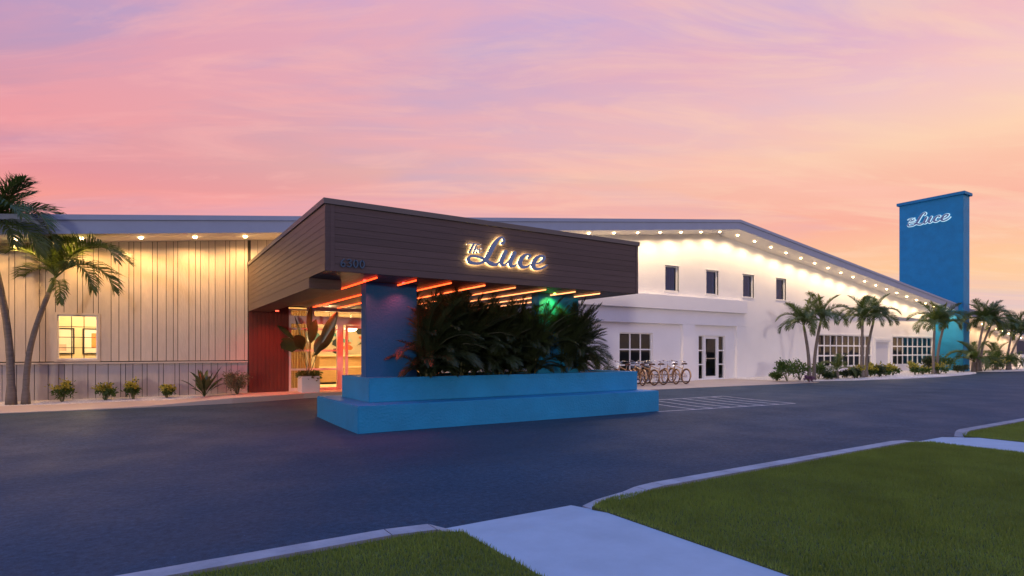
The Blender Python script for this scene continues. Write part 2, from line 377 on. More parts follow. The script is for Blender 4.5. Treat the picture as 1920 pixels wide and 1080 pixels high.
lawn('lawn', 11.65, 120, [(11.65, 17, -17, -14.790, 5000)], 'mown green grass of the farthest lawn', 3)

# pavement along the facade (ramps up from the drive at the left to a kerb by the entrance)
def strip(name, mt, rows, label):
    m_ = MB(); n = len(rows[0])
    for r_ in rows: m_.v += [tuple(p) for p in r_]
    for j in range(len(rows)-1):
        for i in range(n-1): m_.f.append((j*n+i, j*n+i+1, (j+1)*n+i+1, (j+1)*n+i))
    return tag(m_.build(name, mt), label, kind='structure')
fx = [-12,-4,-2,-1,0,.6,1.2,2,3,4,6,8,11.5]
fy = [-1.65,-1.75,-1.9,-1.95,-1.95,-1.95,-1.95,-1.9,-1.6,-1.2,-1.1,-1.1,-1.1]
fz = [.115,.115,.115,.12,.13,.16,.20,.245,.25,.25,.25,.25,.25]
strip('sidewalk', M['pave'], [[(x, y, -.02) for x, y in zip(fx, fy)], [(x, y-.002, z) for x, y, z in zip(fx, fy, fz)],
      [(x, -.85 if x < 2 else y+.3, max(z, .19) if x < 2 else .25) for x, y, z in zip(fx, fy, fz)], [(x, .3, max(z, .20)) for x, z in zip(fx, fz)]], 'tan concrete sidewalk ramping up to the entrance')
rx = [11.5, 14, 17, 20, 23, 25.4, 27]
strip('sidewalk', M['pave'], [[(x, -3.1-.05*(x-11.5), gh(x, -3.2)-.03) for x in rx], [(x, -3.1-.05*(x-11.5), gh(x, -3.2)+.015) for x in rx], [(x, -2.4, .075) for x in rx], [(x, .4, .085) for x in rx]], 'tan concrete pavement before the bicycles and glass door')
# gravel beds
def bed(x0, x1, yf, yb, z, name, label, n, seed, size):
    m_ = MB(); k = 30; rows = [[], []]; r = random.Random(seed)
    for i in range(k+1):
        x = x0+(x1-x0)*i/k; e = math.sin(math.pi*min(1, max(0, i/k)))**.25 if yf < -2 else 1
        yy = yb+(yf-yb)*e+r.uniform(-.05,.05)
        rows[0].append((x, yy, z-.02)); rows[1].append((x, yb, z+.03))
    m2 = [[(p[0], p[1]-.03, -.03) for p in rows[0]]]+rows
    o = strip(name, M['gravel'], m2, label)
    g = MB()
    for _ in range(n):
        i = r.uniform(0, k-.001); j = int(i); a = Vector(rows[0][j]).lerp(Vector(rows[0][j+1]), i-j); b = Vector(rows[1][j]).lerp(Vector(rows[1][j+1]), i-j)
        p = a.lerp(b, r.random()); q = size*r.uniform(.6, 1.4); q2 = q*r.uniform(.6,1); h_ = q*r.uniform(.4,.8); an = r.uniform(0, 3)
        ca, sa = math.cos(an)*q, math.sin(an)*q
        g.add([(p.x+ca,p.y+sa,p.z),(p.x-sa*q2/q,p.y+ca*q2/q,p.z),(p.x-ca,p.y-sa,p.z),(p.x+sa*q2/q,p.y-ca*q2/q,p.z),(p.x,p.y,p.z+h_)], [(0,1,4),(1,2,4),(2,3,4),(3,0,4)])
    tag(g.build('gravel', M['gravel']), 'loose white pebbles on '+label.split(' ', 1)[1], 'gravel', kind='stuff')
bed(-9, 2.3, -.85, .02, .21, 'gravel_bed', 'white gravel bed along the boarded wall', 9000, 4, .020)
bed(25.4, 50.0, -4.3, .3, .10, 'gravel_bed', 'white gravel bed before the window strips', 9000, 5, .035)
bed(50.2, 68, -3.6, .1, .12, 'gravel_bed', 'white gravel bed beyond the blue tower', 3000, 6, .045)

# ================================================================== the building
RX, PITCH = 24.45, .119
def soff(X): return 7.47-PITCH*abs(X-RX)
def ftop(X): return 7.92-PITCH*abs(X-RX)
B_ = empty('hotel_building', (10, 0, 0), 'long white low gabled building with overhanging lit eaves', 'building')
XL0, XR0 = -14.0, 66.0
# --- boarded wall on the left
WB = MB(); WB.prism(XL0, 2.66, .03, .12, 0, 0, soff(XL0), soff(2.66))
# (window opening is cut by building the backing in pieces)
wx0, wx1, wz0, wz1 = -1.90, -1.05, 1.29, 2.46
WB = MB()
for a, b, z0, z1 in ((XL0, wx0, 0, None), (wx0, wx1, 0, wz0), (wx0, wx1, wz1, None), (wx1, 4.4, 0, None)):
    if a == wx1:
        WB.prism(a, 2.66, .03, .12, 0, 0, soff(a)-.002, soff(2.66)-.002); WB.prism(2.66, 4.4, .03, .12, 2.9, 2.9, soff(2.66)-.002, soff(4.4)-.002); continue
    WB.prism(a, b, .03, .12, z0, z0, (z1 if z1 else soff(a)-.002), (z1 if z1 else soff(b)-.002))
wall = WB.build('boarded_wall', M['gap'], B_)
def cx1(v): return XW(v/2.4)
up = [40,66,116,178,205,250,288,348,372,420,443,500,535,580,602,634,686,708,748,780,800,850,880,902,940,968,1015,1034,1062,1100,1128,1160,1200,1236,1262,1300]
lo = [10,75,127,155,217,265,290,328,396,430,487,543,565,598,640,662,715,735,787,807,848,880,912,950,980,1018,1040,1070]
def fill_left(xs_):
    x = xs_[0]; out = []
    while x > -9: x -= rnd.choice((.14,.18,.24,.3)); out.append(x)
    return out[::-1]+xs_
ux = fill_left([cx1(v) for v in up]); lx = fill_left([cx1(v) for v in lo])+[2.64]
GAP = .007; RZ = 1.205
for i in range(len(ux)-1):
    a, b = ux[i]+GAP, ux[i+1]-GAP; y0 = rnd.uniform(-.004, .003)
    low = 1.24 if a < 2.6 else 4.0
    if b > 2.64 and a < 2.64: low = 1.24; b = min(b, 2.64)
    parts = [(a, b, low, None)]
    if b > wx0-.06 and a < wx1+.06:
        parts = []
        if a < wx0-.06: parts.append((a, wx0-.06, low, None))
        if b > wx1+.06: parts.append((wx1+.06, b, low, None))
        aa, bb = max(a, wx0-.06), min(b, wx1+.06)
        parts += [(aa, bb, wz1+.06, None)]
        if wz0-.06 > low+.01: parts.append((aa, bb, low, wz0-.06))
    for (p, q, z0, z1) in parts:
        if q-p < .012: continue
        MB().prism(p, q, y0, .028, z0, z0, (z1 if z1 else soff(p)-.004), (z1 if z1 else soff(q)-.004)).build('board', M['board'], wall)
for i in range(len(lx)-1):
    a, b = lx[i]+GAP, lx[i+1]-GAP; y0 = rnd.uniform(-.004, .003)-.02
    if b-a > .012: MB().box(a, b, y0, .028, .1, 1.165).build('board', M['board2'], wall)
MB().prism(XL0, 2.64, -.075, .028, 1.17, 1.17, 1.205, 1.215).build('rail', M['board'], wall)
# left window
def window(x0, x1, z0, z1, y, cols, rows, parent, fw=.05, bar=.025, dep=.09, framem='white', barm='white', curtain=True, gl='wglass', name='window', trim=.06, off=None):
    """a set-in window: frame ring, bars, one pane per light, curtain"""
    o = MB()
    for a, b, p, q in ((x0, x0+fw, z0, z1), (x1-fw, x1, z0, z1), (x0+fw, x1-fw, z0, z0+fw), (x0+fw, x1-fw, z1-fw, z1)): o.box(a, b, y+.02, y+dep, p, q)
    fr = o.build(name, M[framem], parent)
    cw = (x1-x0-2*fw)/cols; rh = (z1-z0-2*fw)/rows
    for i in range(1, cols): MB().box(x0+fw+cw*i-bar/2, x0+fw+cw*i+bar/2, y+.03, y+dep-.01, z0+fw, z1-fw).build('glazing_bar', M[barm], fr)
    for j in range(1, rows):
        for i in range(cols):
            MB().box(x0+fw+cw*i+(bar/2 if i else 0), x0+fw+cw*(i+1)-(bar/2 if i < cols-1 else 0), y+.032, y+dep-.012, z0+fw+rh*j-bar/2, z0+fw+rh*j+bar/2).build('glazing_bar', M[barm], fr)
    for i in range(cols):
        for j in range(rows):
            a, b = x0+fw+cw*i+bar/2, x0+fw+cw*(i+1)-bar/2; p, q = z0+fw+rh*j+bar/2, z0+fw+rh*(j+1)-bar/2; yy = y+dep-.03+rnd.uniform(-.001,.001)
            MB().quad((a,yy,p),(b,yy+rnd.uniform(-.002,.002),p),(b,yy,q),(a,yy,q)).build('pane', M[gl], fr)
    if curtain:
        c = MB(); n = max(8, int((x1-x0)/.03)); yy = y+dep+.08
        pts = [(x0+(x1-x0)*i/n, yy+.025*math.sin(i*1.9)+.012*math.sin(i*.7)) for i in range(n+1)]
        for i in range(n): c.quad((*pts[i], z0), (*pts[i+1], z0), (*pts[i+1], z1), (*pts[i], z1))
        c.build('curtain', M['curtain'], fr, smooth=True)
    return fr
fr = window(wx0, wx1, wz0, wz1, 0.0, 3, 4, B_, fw=.03, bar=.016, barm='black', curtain=False, gl='glass')
o = MB()
for a, b, p, q in ((wx0-.058, wx0, wz0-.058, wz1+.058), (wx1, wx1+.058, wz0-.058, wz1+.058), (wx0, wx1, wz0-.058, wz0), (wx0, wx1, wz1, wz1+.058)): o.box(a, b, -.03, .029, p, q)
o.build('trim', M['board'], fr)
# room behind the left window
rm = MB()
X0, X1, Y0, Y1, Z0, Z1 = -4.2, 2.2, .14, 3.2, .2, 3.2
rm.quad((X0,Y1,Z0),(X1,Y1,Z0),(X1,Y1,Z1),(X0,Y1,Z1)); rm.quad((X0,Y0,Z0),(X0,Y1,Z0),(X0,Y1,Z1),(X0,Y0,Z1)); rm.quad((X1,Y0,Z0),(X1,Y1,Z0),(X1,Y1,Z1),(X1,Y0,Z1)); rm.quad((X0,Y0,Z1),(X1,Y0,Z1),(X1,Y1,Z1),(X0,Y1,Z1)); rm.quad((X0,Y0,Z0),(X1,Y0,Z0),(X1,Y1,Z0),(X0,Y1,Z0))
room = rm.build('guest_room', M['room'], B_)
lamp('room_lamp', 'POINT', (-1.2, 1.7, 2.7), 190, (1,.72,.36), room, .15)
art = [mat('print_paper', (.78,.74,.68), .7), mat('print_orange', (.75,.28,.08), .7, var=(3,.4)), mat('print_rose', (.7,.5,.45), .7, var=(3,.3))]
for (a, b, p, q, k) in ((-2.55,-1.80,1.42,2.22,0), (-1.60,-.45,1.42,2.22,1)):
    fo = MB()
    for e in ((a,a+.035,p,q),(b-.035,b,p,q),(a+.035,b-.035,p,p+.035),(a+.035,b-.035,q-.035,q)): fo.box(e[0],e[1],3.15,3.195,e[2],e[3])
    pf = tag(fo.build('picture_frame', M['black']), ['dark framed pale print seen at the left edge of the lit window','dark framed orange print seen in the middle of the lit window'][k], 'picture')
    MB().quad((a+.03,3.185,p+.03),(b-.03,3.185,p+.03),(b-.03,3.185,q-.03),(a+.03,3.185,q-.03)).build('print', art[0], pf)
    if k: MB().quad((a+.22,3.182,p+.2),(b-.35,3.182,p+.2),(b-.35,3.182,q-.15),(a+.22,3.182,q-.15)).build('print', art[1], pf)
    else: MB().quad((a+.2,3.182,p+.1),(b-.2,3.182,p+.1),(b-.2,3.182,p+.3),(a+.2,3.182,p+.3)).build('print', art[2], pf)

# --- white stucco wall with real openings
def wall_open(x0, x1, z0, top, y, ops, dep, mt, name, parent):
    xs_ = sorted(set([x0, x1]+[v for o in ops for v in o[:2]]+([RX] if x0 < RX < x1 else [])))
    m_ = MB()
    for a, b in zip(xs_[:-1], xs_[1:]):
        mid = (a+b)/2; cur = z0; col = sorted([o for o in ops if o[0] < mid < o[1]], key=lambda o: o[2])
        for o in col:
            if o[2] > cur+.001: m_.quad((a,y,cur),(b,y,cur),(b,y,o[2]),(a,y,o[2]))
            cur = o[3]
        m_.quad((a,y,cur),(b,y,cur),(b,y,top(b)),(a,y,top(a)))
    for (a, b, p, q) in ops:
        m_.quad((a,y,p),(a,y+dep,p),(a,y+dep,q),(a,y,q)); m_.quad((b,y,p),(b,y,q),(b,y+dep,q),(b,y+dep,p))
        m_.quad((a,y,p),(b,y,p),(b,y+dep,p),(a,y+dep,p)); m_.quad((a,y,q),(a,y+dep,q),(b,y+dep,q),(b,y,q))
    me = m_.build(name, mt, parent); return me
up_ops = [(20.75+2.945*i, 21.68+2.945*i, 4.38, 5.59) for i in range(4)]
gw = (XW(1161.7), XW(1224), .12, 2.36); dr = (XW(1310), XW(1360), .10, 2.30)
zx0 = XW(1530)
ST = wall_open(4.4, zx0, .0, soff, 0, up_ops+[gw, dr, (4.401, 11.0, 0.01, 2.84)], .22, M['stucco'], 'stucco_wall', B_)
for o in up_ops:
    fr = window(*o, .06, 1, 1, B_, fw=.05)
    MB().box(o[0]-.05, o[1]+.05, -.035, .06, o[3], o[3]+.045).build('head_trim', M['white'], fr)
    MB().box(o[0]-.05, o[1]+.05, -.03, .06, o[2]-.04, o[2]).build('sill', M['white'], fr)
    MB().box(o[0]-.05, o[0], -.012, .06, o[2], o[3]).build('side_trim', M['white'], fr); MB().box(o[1], o[1]+.05, -.012, .06, o[2], o[3]).build('side_trim', M['white'], fr)
window(*gw, .05, 3, 3, B_, fw=.06, bar=.06, curtain=False)
# glass door with sidelights
d0, d1 = XW(1321), XW(1348.5)
window(dr[0], d0, dr[2], dr[3], .05, 1, 3, B_, fw=.045, bar=.06, curtain=False, name='sidelight')
window(d1, dr[1], dr[2], dr[3], .05, 1, 3, B_, fw=.045, bar=.06, curtain=False, name='sidelight')
door = window(d0+.01, d1-.01, dr[2], dr[3], .04, 1, 1, B_, fw=.16, curtain=False, name='glass_door')
MB().box(d0+.17, d1-.17, .07, .10, 1.12, 1.17).build('push_bar', M['chrome'], door)
MB().tube([(d0+.09,.03,1.0),(d0+.09,-.03,1.0),(d0+.09,-.03,1.35),(d0+.09,.03,1.35)], .014, 8).build('handle', M['chrome'], door)
# relief bands and pilasters
def relief(name, boxes, m='stucco'):
    o = MB()
    for b in boxes: o.box(*b)
    return o.build(name, M[m], B_, bevel=.015)
relief('upper_band', [(11.6, 26.62, -.30, .01, 3.48, 4.14)])
relief('lower_band', [(11.6, 26.75, -.15, .01, 2.80, 3.479)])
relief('pilaster', [(XW(1276), XW(1299), -.152, .01, .02, 2.799)]); relief('pilaster', [(XW(1377), 26.75, -.152, .01, .02, 2.799)])
# recessed window zone with grids
zy, zh = .16, 3.87
s1 = (XW(1534.5, zy), XW(1634.5, zy), .58, 2.52); s2 = (XW(1674, zy), XW(1749, zy), .58, 2.52); dd = (XW(1640, zy), XW(1669, zy), .08, 2.26)
wall_open(zx0, 49.62, 0, lambda x: zh, zy, [s1, s2, dd], .2, M['stucco'], 'window_wall', B_)
wall_open(zx0, 49.62, zh, soff, 0, [], .1, M['stucco'], 'upper_wall', B_)
o = MB(); o.quad((zx0,0,zh),(49.62,0,zh),(49.62,zy,zh),(zx0,zy,zh)); o.quad((zx0,0,0),(zx0,zy,0),(zx0,zy,zh),(zx0,0,zh)); o.build('reveal', M['stucco'], B_)
for (s_w, n) in ((s1, 9), (s2, 8)):
    fr = window(*s_w, zy+.02, n, 3, B_, fw=.05, bar=.085, curtain=False, name='window_strip')
    MB().box(s_w[0]-.08, s_w[1]+.08, zy-.05, zy+.04, s_w[3], s_w[3]+.09).build('head_trim', M['white'], fr)
    MB().box(s_w[0]-.08, s_w[1]+.08, zy-.06, zy+.04, s_w[2]-.06, s_w[2]).build('sill', M['white'], fr)
    c = MB(); n_ = int((s_w[1]-s_w[0])/.06); yy = zy+.45
    pts = [(s_w[0]+(s_w[1]-s_w[0])*i/n_, yy+.04*math.sin(i*1.7)+.02*math.sin(i*.6)) for i in range(n_+1)]
    for i in range(n_): c.quad((*pts[i], .3), (*pts[i+1], .3), (*pts[i+1], 2.7), (*pts[i], 2.7))
    c.build('curtain', mat('grey_curtain', (.12,.12,.13), .9, var=(3,.3)), fr, smooth=True)
o = MB(); o.box(dd[0]+.1, dd[1]-.1, zy+.10, zy+.14, dd[2], dd[3]-.12); pd = o.build('plain_door', mat('grey_door_paint', (.55,.56,.62), .5), B_)
o = MB(); o.box(dd[0]-.12, dd[0]+.1, zy-.04, zy+.16, .05, dd[3]); o.box(dd[1]-.1, dd[1]+.12, zy-.04, zy+.16, .05, dd[3]); o.box(dd[0]-.12, dd[1]+.12, zy-.05, zy+.16, dd[3]-.001, dd[3]+.14); o.box(dd[0]+.1, dd[1]-.1, zy-.02, zy+.16, dd[3]-.12, dd[3]-.002); o.build('door_frame', M['white'], pd)
# far boarded wall beyond the tower
fw_ = MB(); fw_.prism(50.6, XR0, .03, .12, 0, 0, soff(50.6), soff(XR0)); fwall = fw_.build('boarded_wall', M['gap'], B_)
x = 50.72
while x < XR0-.1:
    b = x+rnd.choice((.2,.26,.32)); MB().prism(x+.012, b-.012, -.004, .028, .05, .05, soff(x)-.004, soff(b)-.004).build('board', M['board'], fwall); x = b
MB().box(XR0+.02, XR0+.9, -.3, .4, 0, 1.25).build('low_wall', M['stucco'], B_, bevel=.03)
# dark inside and closed back
o = MB()
for a, b in ((XL0, RX), (RX, XR0)):
    o.quad((a,24,0),(b,24,0),(b,24,soff(b)),(a,24,soff(a)))
for a in (XL0, XR0): o.quad((a,.12,0),(a,24,0),(a,24,soff(a)),(a,.12,soff(a)))
o.build('rear_wall', M['stucco'], B_)
o = MB()
o.quad((11.8,3.5,0),(49.5,3.5,0),(49.5,3.5,7),(11.8,3.5,7)); o.quad((11.8,.23,.06),(49.5,.23,.06),(49.5,3.5,.06),(11.8,3.5,.06)); o.quad((11.8,.25,2.75),(49.5,.25,2.75),(49.5,3.5,2.75),(11.8,3.5,2.75))
o.build('interior', mat('dim_interior', (.16,.16,.15), .9, var=(.8,.5)), B_)
# roof, soffit, fascia
OV = -1.4
roof = MB()
for a, b in ((XL0, RX), (RX, XR0+.6)): roof.prism(a, b, OV+.06, 24.5, soff(a)+.12, soff(b)+.12, ftop(a)-.01, ftop(b)-.01)
roof = roof.build('roof', M['roof'], B_)
for (a, b) in ((XL0, RX), (RX, 49.615), (50.72, XR0+.6)):
    o = MB(); o.prism(a, b, OV+.05, .10, soff(a), soff(b), soff(a)+.1, soff(b)+.1); o.build('soffit', M['soffit'], roof)
    o = MB(); o.prism(a, b, OV, OV+.05, soff(a)-.02, soff(b)-.02, ftop(a)-.13, ftop(b)-.13); o.build('fascia', M['fascia'], roof)
    o = MB(); o.prism(a, b, OV-.035, OV+.06, ftop(a)-.13, ftop(b)-.13, ftop(a), ftop(b)); o.build('drip_edge', M['fascia'], roof)
lx_ = [-1.35-1.28*k for k in range(5)][::-1]+[-.07,1.2,2.48,3.76,5.04]+[11.6,12.9,14.15]+[15.47+1.395*k for k in range(25)]+[51.9+1.4*k for k in range(10)]
for X in lx_:
    z = soff(X); m_ = MB(); k = 12
    sl = -PITCH if X > RX else PITCH
    ring = [(X+.058*math.cos(2*math.pi*i/k), -.7+.058*math.sin(2*math.pi*i/k)) for i in range(k)]
    rg2 = [(X+.035*math.cos(2*math.pi*i/k), -.7+.035*math.sin(2*math.pi*i/k)) for i in range(k)]
    m_.poly([(p[0], p[1], z-.042) for p in rg2])
    for i in range(k):
        j = (i+1) % k; m_.quad((*ring[i], z+sl*(ring[i][0]-X)-.004), (*ring[j], z+sl*(ring[j][0]-X)-.004), (*rg2[j], z-.042), (*rg2[i], z-.042))
    dl = m_.build('downlight', M['bulb'], B_)
    m_ = MB()
    for i in range(k):
        j = (i+1) % k; P1 = [(X+r_*math.cos(2*math.pi*q/k), -.7+r_*math.sin(2*math.pi*q/k)) for q in (i, j) for r_ in (.060, .095)]
        m_.quad(*[(p[0], p[1], z+sl*(p[0]-X)-.008) for p in (P1[0], P1[1], P1[3], P1[2])])
    m_.build('trim_ring', M['white'], dl)
    lamp('downlight_lamp', 'SPOT', (X, -.7, z-.07), (112 if X < 8 else 100)*rnd.uniform(.85,1.12), (1,.54,.17) if X < 8 else (1,.69,.38), dl, .04, 164, .55)

# ================================================================== blue sign tower
T = empty('sign_tower', (49.62, 0, 0), 'tall narrow blue stucco tower with script sign above the roof', 'tower')
TX0, TX1, TYf = 49.62, 50.72, -1.70
TYb = PX(1686, 600, TX0).y; TH = PX(1806, 361, TX0).z
MB().box(TX0, TX1, TYf, TYb, 0, TH-.12).build('shaft', M['blue'], T, bevel=.02)
MB().box(TX0-.14, TX1+.14, TYf-.14, TYb+.14, TH-.12, TH+.10).build('cap', M['blue'], T, bevel=.02)

# ================================================================== entrance canopy
CX0, CX1, CYf, CZ0, CZ1 = 2.65, 10.17, -8.80, 2.91, 4.17
K_ = empty('entrance_canopy', (6.4, -8.8, 2.9), 'large dark timber clad entrance canopy with glowing red and amber light strips', 'canopy')
MB().box(CX0+.03, CX1-.03, CYf+.03, -.05, CZ0+.04, CZ1-.06).build('core', M['wood'], K_)
NP = 9
def planks(n, z0, z1): return [(z0+(z1-z0)*i/n, z0+(z1-z0)*(i+1)/n) for i in range(n)]
fz0, fz1 = CZ0, CZ1-.10
front = MB().box(CX0+.02, CX1-.02, CYf+.012, CYf+.03, CZ0+.002, CZ1-.07).build('front_cladding', M['gap'], K_)
for a, b in planks(NP, fz0, fz1): MB().box(CX0+.17, CX1-.08, CYf+rnd.uniform(-.003,.002), CYf+.012, a+.003, b-.003).build('plank', M['wood'], front)
for xa, xb in ((CX0, CX0+.085), (CX0+.088, CX0+.167), (CX1-.077, CX1)): MB().box(xa, xb, CYf-.006, CYf+.012, fz0, fz1).build('corner_board', M['wood'], front)
side = MB().box(CX0+.012, CX0+.03, CYf+.03, -.06, CZ0+.002, CZ1-.07).build('side_cladding', M['gap'], K_)
for a, b in planks(NP, fz0, fz1): MB().box(CX0+rnd.uniform(-.003,.002), CX0+.012, CYf+.013, -.06, a+.003, b-.003).build('plank', M['woodside'], side)
side2 = MB().box(CX1-.03, CX1-.012, CYf+.03, -.06, CZ0+.002, CZ1-.07).build('side_cladding', M['gap'], K_)
for a, b in planks(NP, fz0, fz1): MB().box(CX1-.012, CX1+rnd.uniform(-.003,.002), CYf+.013, -.06, a+.003, b-.003).build('plank', M['woodside'], side2)
o = MB(); o.box(CX0-.03, CX1+.03, CYf-.03, -.05, CZ1-.095, CZ1); o.build('coping', mat('coping_metal', (.11,.095,.095), .45), K_)
# drop beam along the left edge
yb0 = PX(579, 540, CX0).y; bz = PX(579, 540, CX0).z
drop = MB().box(CX0+.005, CX0+.62, yb0, -.06, bz, CZ0+.003).build('drop_beam', M['woodside'], K_)
# soffit planks
sof = MB().box(CX0+.03, CX1-.03, CYf+.03, -.06, CZ0+.012, CZ0+.04).build('soffit', M['gap'], K_)
x = CX0+.03; i = 0
while x < CX1-.05:
    b = min(x+.145, CX1-.03); MB().box(x+.003, b-.003, CYf+.03, -.06, CZ0+rnd.uniform(-.002,.001), CZ0+.012).build('plank', M['soffwood'], sof); x = b
# light strips
npx = [(715.6,514.4),(788,520.6),(852.5,526),(916.5,530.7),(975,534.8),(1031,539.3),(1084,543.8),(1131.7,547)]
for i, p in enumerate(npx):
    u = (p[0]-960)/F; z = (CZ0-CH)*F/(HY-p[1]); X = z*(c_+u*s_); t = i/7
    yS = max(CYf+.22, z*(s_-u*c_)-CD)
    col = [(1.0,.055,.01),(1.0,.06,.012),(1.0,.08,.016),(1.0,.13,.03),(1.0,.22,.06),(1.0,.29,.09),(1.0,.34,.12),(1.0,.37,.14)][i]
    st = MB().box(X-.009, X+.009, yS, -.55, CZ0-.045, CZ0-.02).build('light_strip', emitter('strip_glow', col, 5.0 if i < 4 else 3.4), K_)
# piers
PYf = -7.62
pier_l = (XW(686.5, PYf), XW(782, PYf)); pier_r = (XW(1010, PYf), XW(1085, PYf))
for k, (a, b) in enumerate((pier_l, pier_r)):
    p = MB().box(a, b, PYf, PYf+.32, .9, CZ0-.003).build('pier', M['shadedst'] if k == 0 else M['blue'], K_, bevel=.012)
for (px_, py_, col, e) in ((684,529,(1,.05,.03),75),(757,531,(1,.05,.05),60),(1040,552,(.55,1,.12),30)):
    q = PY(px_, py_, PYf-(.30 if px_ < 1000 else .24)); q.z = CZ0-.03
    sp = MB().tube([(q.x,q.y,CZ0-.004),(q.x,q.y,CZ0-.035)], .03, 10).build('spot_fitting', emitter('spot_lens', col, 6), K_)
    lamp('spot_lamp', 'SPOT', (q.x, q.y, CZ0-.06), e, col, sp, .03, 130, .8, aim=(q.x, q.y+(.1 if px_ < 1000 else .5), 1.6 if px_ > 1000 else 0))
# added red spots by the entrance, making up for the dimmer strips
for X in (3.3, 4.7, 6.2):
    sp = MB().tube([(X,-1.0,CZ0-.004 if X > 3.4 else bz-.004),(X,-1.0,(CZ0 if X > 3.4 else bz)-.03)], .05, 12).build('spot_fitting', emitter('added_red_lens', (1,.08,.04), 5), K_)
    lamp('spot_lamp', 'SPOT', (X, -1.0, (CZ0 if X > 3.4 else bz)-.06), 180 if X > 3.6 else 110, (1,.07,.03), sp, .05, 140, 1, aim=(X, -.7, 0))

# --- entrance front: clad wall, glazing, lobby
EX = XW(541)
clad = MB().box(2.66, EX, -.02, .12, .1, CZ0).build('entrance_cladding', M['gap'], B_)
x = 2.67
while x < EX-.02:
    b = min(x+.115, EX); MB().box(x+.003, b-.003, -.045+rnd.uniform(-.002,.002), -.02, .22, CZ0).build('plank', M['redlit'], clad); x = b
FL = .25
EXR = 11.0
ent = MB()
M['door'] = mat('pale_door_paint', (.72,.62,.58), .45)
x632, x643, x648, x653 = XW(632), XW(643), XW(648), XW(653)
ent.box(EX, EX+.07, -.03, .1, FL, 2.84); ent.box(EX+.07, EXR, -.04, .1, 2.38, 2.63); ent.box(EX+.07, EXR, -.02, .1, 2.80, 2.84)
ent = ent.build('entrance_frame', M['door'], B_)
for X in (XW(587), x632, XW(760), XW(900)): MB().box(X-.03, X+.03, -.02, .1, 2.63, 2.80).build('transom_bar', M['door'], ent)
def side_light(x0, x1):
    for z in (2.22, 1.53, .93): MB().box(x0, x1, -.01, .07, z-.03, z+.03).build('glazing_bar', M['door'], ent)
    MB().box(x0, x1, -.02, .09, FL, FL+.09).build('bottom_rail', M['door'], ent)
    zs = [FL+.09, .90, .96, 1.50, 1.56, 2.19, 2.25, 2.38]
    for k in range(0, 8, 2): MB().quad((x0,.04,zs[k]),(x1,.04,zs[k]),(x1,.04,zs[k+1]),(x0,.04,zs[k+1])).build('pane', M['glass'], ent)
side_light(EX+.07, x632); MB().box(x632, x643, -.03, .1, FL, 2.38).build('post', M['door'], ent)
dw = 1.15
def slide(x0, x1):
    d_ = MB(); d_.box(x0, x0+.09, .02, .08, FL+.01, 2.37); d_.box(x1-.09, x1, .02, .08, FL+.01, 2.37); d_.box(x0+.09, x1-.09, .02, .08, 2.27, 2.37); d_.box(x0+.09, x1-.09, .02, .08, FL+.01, FL+.12)
    d_ = d_.build('sliding_door', M['door'], B_); MB().quad((x0+.09,.05,FL+.12),(x1-.09,.05,FL+.12),(x1-.09,.05,2.27),(x0+.09,.05,2.27)).build('pane', M['glass'], d_)
slide(x648, x648+dw); slide(x648+dw+.01, x648+2*dw)
side_light(x648+2*dw+.15, 9.0); MB().box(x648+2*dw+.01, x648+2*dw+.149, -.03, .1, FL, 2.38).build('post', M['door'], ent); MB().box(9.0, EXR, -.02, .1, FL, 2.38).build('end_panel', M['stucco'], ent)
for a, b in ((EX+.07, XW(587)-.03), (XW(587)+.03, x632-.03), (x632+.03, XW(760)-.03), (XW(760)+.03, XW(900)-.03)): MB().quad((a,.03,2.63),(b,.03,2.63),(b,.03,2.80),(a,.03,2.80)).build('pane', M['glass'], ent)
LB = MB(); X0, X1, Y0, Y1, Z1 = EX-.3, 11.4, .13, 5.2, 3.1
LB.quad((X0,Y0,FL-.005),(X1,Y0,FL-.005),(X1,Y1,FL-.005),(X0,Y1,FL-.005)); LB.quad((X0,Y1,FL),(X1,Y1,FL),(X1,Y1,Z1),(X0,Y1,Z1)); LB.quad((X0,Y0,FL),(X0,Y1,FL),(X0,Y1,Z1),(X0,Y0,Z1)); LB.quad((X1,Y0,FL),(X1,Y1,FL),(X1,Y1,Z1),(X1,Y0,Z1)); LB.quad((X0,Y0,Z1),(X1,Y0,Z1),(X1,Y1,Z1),(X0,Y1,Z1))
lob = LB.build('lobby', M['room'], B_)
fb = MB().box(4.4, 11.0, .1, .2, 2.841, 3.2).build('lintel', M['stucco'], B_)
desk = empty('reception_desk', (7.4, 3.6, FL), 'long oak reception desk inside the glowing lobby', 'desk')
MB().box(5.6, 9.6, 3.3, 4.0, FL+.08, FL+1.06).build('body', M['oak'], desk); MB().box(5.5, 9.7, 3.2, 4.1, FL+1.06, FL+1.12).build('counter', mat('pale_counter', (.6,.45,.25), .4), desk); MB().box(5.65, 9.55, 3.35, 3.95, FL, FL+.08).build('plinth', M['dark'], desk)
MB().box(5.58, 9.62, 3.285, 3.30, FL+.62, FL+.68).build('band', mat('pale_band', (.7,.55,.3), .5), desk)
# screens of slatted oak on the left of the lobby
scr = empty('slatted_screen', (4.4, 1.4, FL), 'pale slatted timber screen just inside the lobby glass', 'screen')
for i in range(9): MB().box(4.05+.09*i, 4.12+.09*i, 1.4, 1.45, FL, 2.9).build('slat', M['oak'], scr)
